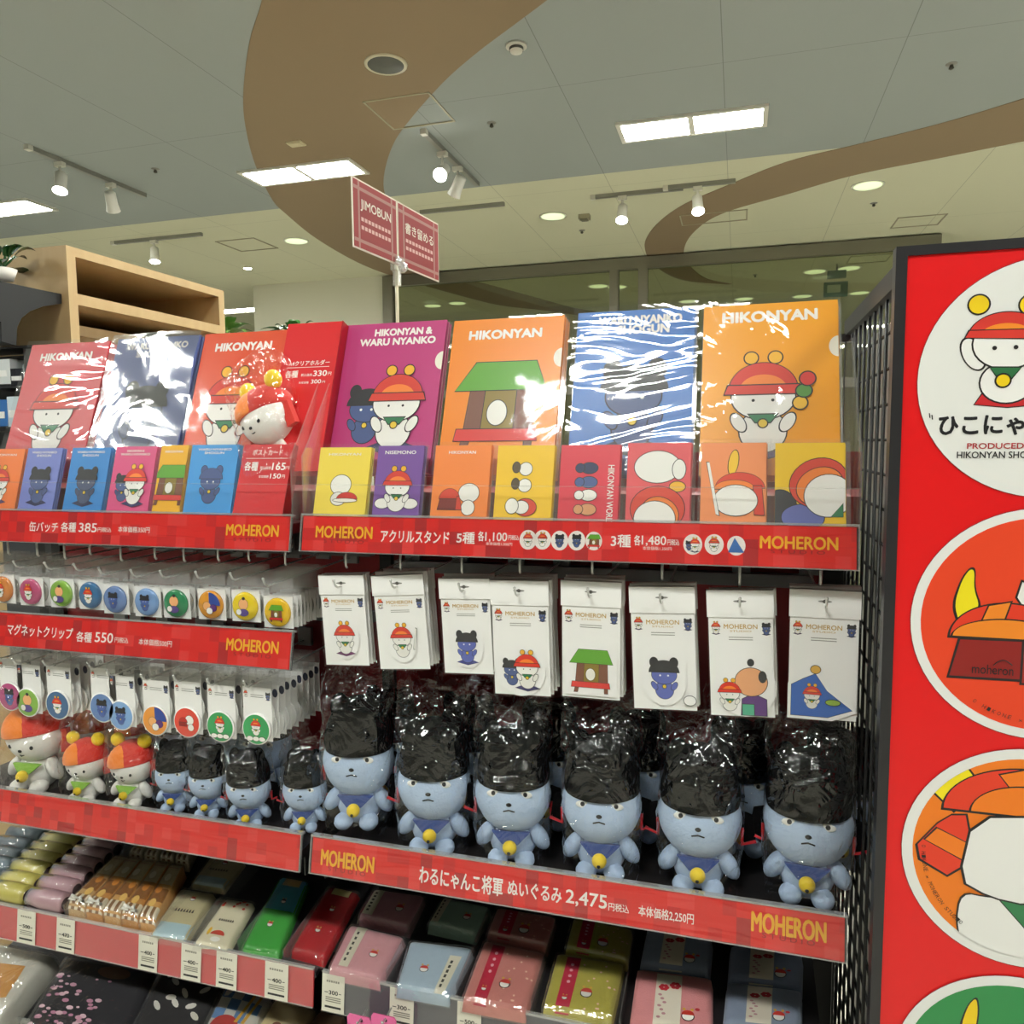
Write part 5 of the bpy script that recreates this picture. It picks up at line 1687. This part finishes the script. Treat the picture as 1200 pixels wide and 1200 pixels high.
def bil(q, u, v):
    a = (u + 1) / 2; b = (v + 1) / 2
    return q[0] * (1 - a) * (1 - b) + q[1] * a * (1 - b) + q[2] * a * b + q[3] * (1 - a) * b


def pil(th, u, v, p=16, e=.3):
    return th * max(0.0, (1 - abs(u) ** p) * (1 - abs(v) ** p)) ** e


def patch(mb, q, th, m, u0=-1, u1=1, v0=-1, v1=1, dz=0, n=12, base=True, grow=1.0, z0=0, jit=0, seed=1):
    R = random.Random(seed)
    us = [u0 + (u1 - u0) * i / n for i in range(n + 1)]
    if base: us = [math.copysign(1 - (1 - abs(u)) ** 1.6, u) for u in us]
    vs_ = [v0 + (v1 - v0) * i / n for i in range(n + 1)]
    if base: vs_ = [math.copysign(1 - (1 - abs(v)) ** 1.6, v) for v in vs_]
    V = []; F = []
    for v in vs_:
        for u in us:
            p = bil(q, u * grow, v * grow)
            V.append((p.x, p.y, z0 + pil(th, u, v) + dz + (R.uniform(-jit, jit) if jit else 0)))
    for j in range(n):
        for i in range(n):
            o = j * (n + 1) + i; F.append((o, o + 1, o + n + 2, o + n + 1))
    mb.add(V, F, m, not jit)
    if base:
        B = [bil(q, a * grow, b * grow) for a, b in ((-1, -1), (1, -1), (1, 1), (-1, 1))]
        mb.add([(p.x, p.y, z0) for p in B], [(3, 2, 1, 0)], m)
    return mb


def mark(mb, q, th, pts, m, dz, z0=0):
    V = []
    for u, v in pts:
        p = bil(q, u, v); V.append((p.x, p.y, z0 + pil(th, u, v) + dz))
    a = sum((V[i - 1][0] * V[i][1] - V[i][0] * V[i - 1][1]) for i in range(len(V)))
    if a < 0: V = V[::-1]
    return mb.poly(V, m)


def logo(mb, q, th, cu, cv, k, dz=.0012, z0=0, cap='c9372c'):
    """small printed snowman head"""
    a = (q[1] - q[0]).length; b = (q[3] - q[0]).length; r = a / b
    e = lambda x, z, rx, rz, **kw: [(cu + k * X, cv + k * r * Z) for X, Z in E2(x, z, rx, rz, 14, **kw)]
    mark(mb, q, th, e(0, 0, .5, .42), mat(INK, .5), dz, z0)
    mark(mb, q, th, e(0, 0, .43, .36), mat('efece4', .5), dz + .0002, z0)
    mark(mb, q, th, e(0, .12, .48, .42, a0=0, a1=180), mat(cap, .5), dz + .0004, z0)
    mark(mb, q, th, e(-.3, .62, .12, .12), mat('d9a83a', .5), dz + .0004, z0); mark(mb, q, th, e(.3, .62, .12, .12), mat('d9a83a', .5), dz + .0004, z0)


CRINK = film(.14, .03, .10, .6, 40, dist=.006)


def packet(name, label, cat, quad, hx, th, group=None, M=ML, lift=0.0, wrap=True, deco=None, rough=.7, seed=1, cloth=True):
    q = [on_tray(M, *p, lift + th * .9) for p in quad]
    c = (q[0] + q[1] + q[2] + q[3]) / 4
    Mr = M @ Matrix.Translation((c.x, c.y, lift))
    q = [Vector((p.x - c.x, p.y - c.y, 0)) for p in q]
    t = thing(name, label, cat, M=Mr, group=group)
    mb = MB(); patch(mb, q, th, mat(hx, rough, bump=.5 if cloth else 0, bscale=500, sheen=.2 if cloth else 0, var=.06 if cloth else 0, vscale=80)); mb.build('folded_cloth' if cloth else 'pouch', t)
    if deco: deco(t, q, th)
    if wrap:
        mb = MB(); patch(mb, q, th + .002, CRINK, grow=1.05, dz=.0012, jit=.0007, seed=seed, n=14); mb.build('wrapper', t)
    return t


def d_band(hx, u0, u1, extra=None):
    def d(t, q, th):
        mb = MB(); patch(mb, q, th, mat(hx, .45), u0, u1, -.985, .985, .0009, base=False)
        if extra: extra(mb, q, th)
        mb.build('paper_band', t)
    return d


def d_tag(u0, u1, v0=-.8, v1=.95, cu=.35, cv=-.1):
    def d(t, q, th):
        mb = MB(); patch(mb, q, th, mat('dcd6bf', .5), u0, u1, v0, v1, .0009, base=False)
        for k in range(6):
            a = v0 + (v1 - v0) * (.12 + .13 * k)
            mark(mb, q, th, [(u0 + .1, a), ((u0 + u1) / 2, a), ((u0 + u1) / 2, a + .12), (u0 + .1, a + .12)], mat('3a382f', .5), .0016)
        mb.build('paper_label', t)
        mb = MB(); logo(mb, q, th, cu, cv, .3); mb.build('printed_figure', t)
    return d


def d_redband(t, q, th):
    mb = MB(); patch(mb, q, th, mat('c01038', .45), -.62, -.22, -.985, .985, .0009, base=False)
    for k in range(4): mark(mb, q, th, E2_(-.42, .55 - .2 * k, .05, .05), mat('e9a7b2', .5), .0015)
    logo(mb, q, th, -.42, -.6, .16, .0016); mb.build('paper_band', t)
    mb = MB(); logo(mb, q, th, .15, -.35, .34)
    R = random.Random(3)
    for k in range(14): mark(mb, q, th, E2_(R.uniform(-.1, .9), R.uniform(-.9, .9), .035, .03), mat('e7b9a0', .6), .0010)
    mb.build('printed_figure', t)


def E2_(x, y, a, b): return E2(x, y, a, b, 10)


def d_flowers(t, q, th):
    mb = MB(); patch(mb, q, th, mat('d9cfbd', .5), -.42, .22, -.985, .985, .0009, base=False)
    for u, v, r in ((-.22, .35, .13), (.06, .45, .14)):
        for k in range(6):
            w = k * math.pi / 3; mark(mb, q, th, E2_(u + r * .6 * math.cos(w), v + r * .5 * math.sin(w), r * .45, r * .4), mat('c2303c', .5), .0016)
    for k in range(7): mark(mb, q, th, E2_(-.3 + .06 * (k % 3), .1 - .12 * k, .05, .04), mat('b9858a', .5), .0014)
    mb.build('paper_band', t)
    mb = MB(); logo(mb, q, th, .4, -.5, .32); mark(mb, q, th, E2_(.62, -.25, .06, .05), mat('c2303c', .5), .0014); mb.build('printed_figure', t)


G1 = 'folded towels in clear wrappers'
packet('folded_towel', 'pink folded towel in front, nearest the red price rail', 'towel', [(383.5, 1136), (444, 1149), (474.5, 1097), (410, 1082)], 'd2969c', .026, G1, deco=d_tag(-.66, -.3), seed=1)
packet('folded_towel', 'pink folded towel at the back, left end of the right tray', 'towel', [(419, 1074), (479, 1088), (498, 1049), (438, 1041)], 'c88f9c', .026, G1, deco=d_tag(-.9, -.5), seed=2)
packet('folded_towel', 'light blue folded towel in the right tray', 'towel', [(463, 1157), (525, 1168), (555, 1110), (480, 1101)], 'a9bccb', .026, G1, deco=d_tag(.45, .82, -.95, .5, -.2, -.2), seed=3)
packet('folded_towel', 'mint green folded towel behind the light blue one', 'towel', [(500, 1083), (557, 1096), (576, 1063), (519.5, 1050)], '98b7a6', .026, G1, deco=d_tag(-.92, -.6), seed=4)
packet('folded_towel', 'salmon folded towel with red band, in front', 'towel', [(540, 1172), (615, 1186), (639, 1115), (567, 1100)], 'c87a70', .028, G1, deco=d_redband, seed=5)
packet('folded_towel', 'salmon folded towel with red band, at the back', 'towel', [(569, 1094), (641, 1109), (652, 1074), (582, 1062)], 'c07570', .028, G1, deco=d_redband, seed=6)
packet('folded_towel', 'yellow folded towel with red band, in front', 'towel', [(634, 1182), (717, 1195), (732, 1127), (652, 1115)], 'b3a838', .028, G1, deco=d_redband, seed=7)
packet('folded_towel', 'yellow folded towel with red band, at the back', 'towel', [(661, 1111), (736, 1126), (742, 1088), (671, 1074)], 'aa9f36', .028, G1, deco=d_redband, seed=8)
packet('folded_towel', 'pink folded towel with flower band below the strip', 'towel', [(735, 1204), (836, 1216), (836, 1145), (745, 1133)], 'cf8486', .030, G1, wrap=False, deco=d_flowers, seed=9)
packet('folded_towel', 'blue folded towel with flower band, behind the pink flower one', 'towel', [(748, 1130), (832, 1141), (836, 1098), (757, 1086)], '8693ac', .030, G1, wrap=False, deco=d_flowers, seed=10)
packet('folded_towel', 'blue folded towel with flower band, front right', 'towel', [(846, 1200), (941, 1210), (941, 1160), (851, 1149)], '8490a6', .030, G1, wrap=False, deco=d_flowers, seed=11)
packet('folded_towel', 'blue folded towel with flower band, back right corner', 'towel', [(852, 1147), (941, 1157), (942, 1118), (855, 1106)], '7a88a4', .030, G1, wrap=False, deco=d_flowers, seed=12)


def d_pouch(t, q, th):
    mb = MB(); patch(mb, q, th, mat('b9d3da', .25, coat=.5), -.98, .98, -.97, -.45, .0008, base=False); mb.build('silver_end', t)
    mb = MB()
    for k in range(7): mark(mb, q, th, [(-.5 + .16 * k, .0), (-.38 + .16 * k, .0), (-.42 + .16 * k, .14), (-.48 + .16 * k, .1)], mat('4a3f33', .5), .0012)
    logo(mb, q, th, .1, .55, .3); mb.build('printed_figure', t)


def d_flow2(t, q, th):
    mb = MB(); R = random.Random(5)
    for k in range(9): mark(mb, q, th, E2_(R.uniform(-.8, .8), R.uniform(.55, .92), .10, .05), mat('d0452f', .5), .0012)
    for k in range(7): mark(mb, q, th, [(-.45 + .14 * k, .0), (-.34 + .14 * k, .0), (-.38 + .14 * k, .1), (-.43 + .14 * k, .08)], mat('4a3f33', .5), .0012)
    mark(mb, q, th, E2_(-.55, -.45, .1, .16), mat('e8b92c', .5), .0012); mark(mb, q, th, E2(.0, -.55, .42, .18, 14, 0, 180), mat('d0452f', .5), .0013); mark(mb, q, th, E2_(.05, -.72, .3, .1), mat('f6f3ea', .5), .0014)
    mb.build('printed_figure', t)


def d_case(grn):
    def d(t, q, th):
        mb = MB()
        if grn: patch(mb, q, th, mat('3f9fb4', .3), -.97, .97, .05, .97, .0008, base=False)
        logo(mb, q, th, -.1, -.35, .32, .0016); logo(mb, q, th, .05, .28, .30, .0016, cap='3a2f34' if grn else 'c9372c')
        patch(mb, q, th, mat('cbb679', .5), -.5, .6, .72, .96, .0012, base=False)
        mb.build('printed_figure', t)
    return d


G2 = 'slim pouches in the left tray'
packet('slim_pouch', 'cream and silver slim pouch at the front of the left tray', 'pouch', [(175, 1096), (217, 1102), (252, 1046), (212, 1040)], 'c8bd94', .018, G2, deco=d_pouch, cloth=False, rough=.3, seed=21)
packet('slim_pouch', 'cream and silver slim pouch behind another one', 'pouch', [(224, 1035), (262, 1041), (287, 1008), (247, 1003)], 'c2b78f', .018, G2, deco=d_pouch, cloth=False, rough=.3, seed=22)
packet('slim_pouch', 'cream slim pouch with red flowers', 'pouch', [(226, 1106), (266, 1114), (298, 1057), (265, 1052)], 'e3dabb', .018, G2, deco=d_flow2, cloth=False, rough=.3, seed=23)
packet('slim_pouch', 'green and blue slim pouch beside the red one', 'pouch', [(282, 1112), (326, 1120), (362, 1032), (329, 1026)], '3fa53c', .020, G2, deco=d_case(True), cloth=False, rough=.25, seed=24)
packet('slim_pouch', 'red slim pouch at the right end of the left tray', 'pouch', [(340, 1114), (379, 1125), (421, 1045), (385, 1037)], 'b3161e', .020, G2, deco=d_case(False), cloth=False, rough=.25, seed=25)


# snack packs with bows
def snack(i, quad, hx, label, th, bow, M=ML):
    t = packet('snack_pack', label, 'snack pack', quad, hx, th, 'snack packs in the left tray', wrap=True, cloth=False, rough=.5, seed=30 + i,
               deco=lambda t, q, th: None)
    q = [M.inverted() @ (t.matrix_world @ Vector((0, 0, 0)))]
    qq = [on_tray(M, *p, th * .9) for p in quad]; c = (qq[0] + qq[1] + qq[2] + qq[3]) / 4
    qq = [Vector((p.x - c.x, p.y - c.y, 0)) for p in qq]
    mb = MB(); R = random.Random(i)
    patch(mb, qq, th, mat('d3c29a', .5, var=.25, vscale=90), -.9, .9, .15, .96, .0008, base=False)
    patch(mb, qq, th, mat('8f5a22', .4, var=.4, vscale=60), -.9, .9, -.45, .0, .0008, base=False)
    for k in range(5): patch(mb, qq, th, mat(('e6d9bd', '8a6138')[k % 2], .5), -.95 + .38 * k, -.95 + .38 * (k + 1), -.985, -.62, .0009, base=False, n=4)
    for k in range(3): mark(mb, qq, th, E2_(R.uniform(-.4, .4), -.5 + .45 * k, .4, .14), mat(('f0c46a', 'd98a2c', 'f3ead2')[k], .5), .0014)
    mark(mb, qq, th, [(-.7, .75), (.7, .75), (.6, .95), (-.6, .95)], mat('a33124', .5), .0014)
    mb.build('printed_label', t)
    if bow:
        p = bil(qq, 0, -.82)
        mb = MB()
        for sd in (-1, 1):
            mb.tube([(p.x, p.y, th + .004), (p.x + sd * .012, p.y - .004, th + .012), (p.x + sd * .018, p.y - .006, th + .006), (p.x + sd * .004, p.y - .004, th + .002)], [.002, .004, .004, .002], mat('e9e6dc', .3), 6)
        mb.build('bow', t)


for i in range(5):
    snack(i, [(77 + 21 * i, 1060 + 4 * i), (97 + 21 * i, 1064 + 4 * i), (152 + 16 * i, 1003 + 2.5 * i), (137 + 16 * i, 1001 + 2.5 * i)], ('c9a26a', 'cf8f45', 'd9a55f', 'c98b3e', 'dba35a')[i],
          f'brown orange snack pack in the left tray, {ORD[i]} from the pink rolls', .040, i in (0, 1, 3))
for i in range(4):
    snack(10 + i, [(150 + 18 * i, 1000 + 2.5 * i), (166 + 18 * i, 1002 + 2.5 * i), (186 + 16 * i, 975 + 2 * i), (172 + 16 * i, 973 + 2 * i)], 'd9cba6', f'cream snack pack behind the brown ones, {ORD[i]} from the left', .032, False)


# rolled towels
def roll(label, px0, px1, py, hx, group, r=.021):
    a = on_tray(ML, px0, py - (px1 - px0) * .07, r * 1.2); b = on_tray(ML, px1, py + (px1 - px0) * .07, r * 1.2)
    y = (a.y + b.y) / 2
    t = thing('rolled_towel', label, 'rolled towel', M=ML @ Matrix.Translation(((a.x + b.x) / 2, max(y, r + .002), 0)), group=group)
    w = (b.x - a.x) / 2 * .97
    T = Matrix.Translation((0, 0, r)) @ Matrix.Rotation(math.pi / 2, 4, 'Y')
    mb = MB(); mb.lathe([(r * .55, -w), (r * .85, -w + .001), (r, -w + .006), (r, w - .006), (r * .85, w - .001), (r * .55, w)], mat(hx, .45, coat=.1, var=.05), 20, T); mb.build('roll', t)
    mb = MB()
    for k in range(2):
        T2 = Matrix.Translation((0, 0, r)) @ Matrix.Rotation(-.5 - .25 * k, 4, 'X')
        for j in range(6):
            p = -w * .5 + j * w * .17
            vs = [T2 @ Vector(v) for v in ((p, -.0, r + .0008), (p + w * .1, 0, r + .0008), (p + w * .1, .003, r + .0008), (p, .003, r + .0008))]
            mb.add(vs, [(0, 1, 2, 3)], mat('8a5a52', .5))
    mb.build('printed_words', t)
    for sd in (-1, 1):
        mb = MB(); mb.lathe([(r * .05, sd * w - .0005), (r * .6, sd * w - .0005), (r * .58, sd * w + .0008)], mat('3a2a2c', .6), 14, T); mb.build('end_cap', t)
    mb = MB(); mb.lathe([(r * 1.03, -w), (r * 1.04, w)], film(.06, .0, .1, .6, 40, dist=.006), 20, T, True); mb.build('wrapper', t)


for i, (px, py) in enumerate(((10, 1047), (26, 1031), (38, 1017), (50, 1006), (62, 996), (74, 986))):
    roll(f'pale yellow rolled towel in the left tray, {ORD[i]} from the front', px - 22, px + 20, py, 'c2b85f', 'yellow rolled towels')
for i, (px, py) in enumerate(((54, 1056), (71, 1037), (85, 1023), (97, 1012), (109, 1001), (120, 991))):
    roll(f'pink rolled towel beside the yellow ones, {ORD[i]} from the front', px - 22 + i * .6, px + 21 - i * .6, py, 'b8949a', 'pink rolled towels')
for i, (px, py) in enumerate(((-14, 1026), (-2, 1012), (8, 1001), (19, 990), (33, 978))):
    roll(f'dark silvery rolled towel at the left edge, {ORD[i]} from the front', px - 20, px + 20, py, '5f6f78', 'dark rolled towels')

# price rails and tags
def rail(label, xl, xr, card):
    z1, z0 = .562, .488; y1, y0 = .020, .012
    M = frame(((xl + xr) / 2, y0, z0), (1, 0, 0), (0, y1 - y0, z1 - z0)); w = (xr - xl) / 2; H = math.hypot(y1 - y0, z1 - z0)
    t = thing('price_rail', label, 'price rail', M=M)
    mb = MB(); mb.box((-w, .001, 0), (w, .004, H - .004), card); mb.build('insert_card', t)
    mb = MB(); mb.box((-w, -.0012, H - .004), (w, .006, H), EDGE); mb.box((-w, -.0012, -.001), (w, .004, .001), EDGE); mb.build('rim', t)
    mb = MB(); mb.box((-w, -.0004, 0), (w, .0, H), film(.05, .03, .08, .1, 14)); mb.build('clear_cover', t)
    return M, H


MRL, HR = rail('red price rail under the left tray', XL0, XL1, mat('c8333a', .5, var=.05))
MRR, _ = rail('dark clear price rail under the right tray', XR0, XR1 - .02, mat('4c4a52', .4, var=.15, vscale=8))


def price_tag(M, x0p, x1p, py, num, label):
    x0, _ = loc_in(M, x0p, py); x1, _ = loc_in(M, x1p, py + .18 * (x1p - x0p))
    w = x1 - x0
    t = thing('price_tag', label, 'price tag', M=M @ Matrix.Translation((x0 + w / 2, -.0022, .001)), group='white price tags on the rails')
    mb = MB(); mb.box((-w / 2, 0, 0), (w / 2, .0009, HR - .005), mat('e4e0cf', .5)); mb.build('paper', t)
    mb = MB(); G = mat('8f8b7c', .5); K = mat('2b2a28', .5)
    for k in range(6): mb.box((-w * .3 + k * w * .1, -.0003, HR * .74), (-w * .3 + k * w * .1 + w * .07, 0, HR * .79), G)
    mb.box((-w * .38, -.0003, HR * .475), (-w * .22, 0, HR * .49), K); mb.box((w * .26, -.0003, HR * .475), (w * .36, 0, HR * .49), K)
    text(mb, num, -w * .18, HR * .44, w * .4, HR * .1, K, -.0004, .02)
    for k in range(3): mb.box((-w * .33, -.0003, HR * (.25 + .05 * k)), (w * .35, 0, HR * (.275 + .05 * k)), G)
    mb.box((-w * .36, -.0003, HR * .10), (w * .36, 0, HR * .15), K)
    mb.build('print', t)


for a, b, y, n, l in ((21, 42, 1088, '500', 'white price tag on the red rail, leftmost, under the yellow rolls'), (67, 88, 1098, '470', 'white price tag on the red rail under the pink rolls'), (163, 185, 1120, '400', 'white price tag on the red rail under the snack packs'),
                      (213, 236, 1131, '400', 'white price tag on the red rail under the silver pouch'), (254, 278, 1140, '400', 'white price tag on the red rail under the flowered pouch'), (311, 338, 1152, '400', 'white price tag on the red rail under the red and green pouches')):
    price_tag(MRL, a, b, y, n, l)
for a, b, y, n, l in ((378, 404, 1163, '300', 'white price tag on the dark rail under the pink towel'), (457, 485, 1184, '300', 'white price tag on the dark rail under the light blue towel'), (536, 564, 1200, '500', 'white price tag on the dark rail under the salmon towel')):
    price_tag(MRR, a, b, y, n, l)

# lowest tray
ZL = .335; YL = -.02
tray('lowest sloping tray of boxed sweets and files', XL0, XL1, YL, ZL, ())
tray('lowest sloping tray below the folded towels', XR0, XR1 - .02, YL, ZL, ())
MLO = tray_frame(0, YL, ZL)


def d_file(t, q, th):
    mb = MB(); patch(mb, q, th, mat('c58a3a', .4), -.6, .5, -.3, .5, .0010, base=False); mb.build('picture', t)


def d_bloss(t, q, th):
    mb = MB(); R = random.Random(8)
    for k in range(60):
        u = R.uniform(-.95, .3); v = R.uniform(-.9, .5); r = R.uniform(.02, .05)
        mark(mb, q, th, E2(u, v, r * 1.6, r, 7), mat(R.choice(('d9a3b8', 'c98aa6', 'e4bfcb')), .5), .0012 + k * .00002)
    mark(mb, q, th, E2(.2, .7, .35, .15, 16), mat('6b4a30', .5), .0012)
    mb.build('picture', t)


def d_cloth(t, q, th):
    mb = MB(); R = random.Random(9)
    for k in range(9): mark(mb, q, th, E2(R.uniform(-.8, .8), R.uniform(-.2, .9), .16, .07, 9, rot=R.uniform(-40, 40)), mat(R.choice(('e8e4da', 'd9d4c6')), .5), .0012 + k * .00003)
    for k in range(5): mark(mb, q, th, E2(-.5 + .25 * k, -.5, .12, .12, 12), mat('d8a92c', .5), .0018)
    mb.build('picture', t)


def d_check(t, q, th):
    mb = MB()
    for i in range(4):
        for j in range(6):
            if (i + j) % 2: mark(mb, q, th, [(-.9 + .45 * i, -.9 + .3 * j), (-.45 + .45 * i, -.9 + .3 * j), (-.45 + .45 * i, -.6 + .3 * j), (-.9 + .45 * i, -.6 + .3 * j)], mat('5f86b4', .5), .0012)
    mark(mb, q, th, E2(-.2, -.2, .6, .35, 16, 0, 180), mat('b8332c', .5), .0016)
    for u in (.2, .5): mark(mb, q, th, [(u - .1, .0), (u + .05, .0), (u + .3, .8), (u + .2, .8)], mat('d9a72c', .5), .0017)
    mb.build('picture', t)


def d_tan(t, q, th):
    mb = MB()
    for k in range(3): mark(mb, q, th, E2(-.2 + .3 * k, .1, .22, .12, 12), mat(('6b3a24', '3a2a22', '8a5a34')[k], .5), .0012)
    mb.build('picture', t)


for nm, lab, cat_, quad, hx, th, dd, wr in (('clear_file', 'clear file packs piled at the lower left corner', 'file', [(-60, 1225), (0, 1200), (66, 1118), (-20, 1100)], 'c3c0b4', .05, d_file, True),
                                           ('sweet_box', 'dark box with pink blossom picture in the lowest tray', 'box', [(20, 1215), (135, 1240), (185, 1135), (78, 1118)], '1d1a22', .03, d_bloss, True),
                                           ('printed_cloth', 'black and white patterned cloth pack in the lowest tray', 'cloth', [(140, 1232), (215, 1250), (262, 1150), (190, 1132)], '221f22', .03, d_cloth, True),
                                           ('printed_cloth', 'blue checked cloth pack with red picture in the lowest tray', 'cloth', [(222, 1238), (275, 1250), (318, 1165), (266, 1152)], 'd5d2c8', .03, d_check, True),
                                           ('snack_box', 'tan snack box in the lowest tray near the pink tags', 'box', [(280, 1240), (330, 1255), (372, 1182), (324, 1166)], 'cdbb8c', .03, d_tan, True),
                                           ('snack_box', 'brown snack box under the gap between the two rails', 'box', [(336, 1240), (372, 1250), (406, 1190), (376, 1182)], '8a6a4c', .03, d_tan, True)):
    packet(nm, lab, cat_, quad, hx, th, M=MLO, wrap=wr, deco=dd, cloth=False, rough=.35, seed=len(lab))
# pink hang tags at the bottom edge
PK_ = mat('ee6fa8', .4)
for i, (x0, y0_, x1_, y1_) in enumerate(((407, 1187, 436, 1230), (436, 1185, 466, 1232))):
    A = atY(x0, y0_, -.03); B = atY(x1_, y1_, -.03)
    t = thing('hang_tag_pack', ('left' if i == 0 else 'right') + ' pink hang tag at the bottom edge below the dark rail', 'tag', ((A.x + B.x) / 2, -.03 - .003 * i, A.z), 'pink hang tags')
    w = (B.x - A.x) / 2
    mb = MB(); mb.prism([(-w, -.16), (w, -.16), (w, -.006), (w - .004, 0), (-w + .004, 0), (-w, -.006)], -.001, .001, PK_); mb.build('card', t)
    mb = MB(); mb.flat(E2(.004, -.008, .0035, .0035, 12), -.0014, mat('3a1a28', .5)); mb.flat(E2(.002, -.022, .004, .004, 12), -.0014, mat('5a2038', .5)); mb.build('punched_hole', t)
    mb = MB(); mb.prism([(-w * .9, -.12), (w * .9, -.12), (w * .9, -.03), (-w * .9, -.03)], -.006, -.0015, mat('f3b3cf', .3)); mb.build('contents', t)
    mb = MB(); mb.tube([(.004, .02 + .003 * i, -.003), (.004, -.012, -.006), (.004, -.016, .0)], .0018, STEEL, 6); mb.build('hook_wire', t)
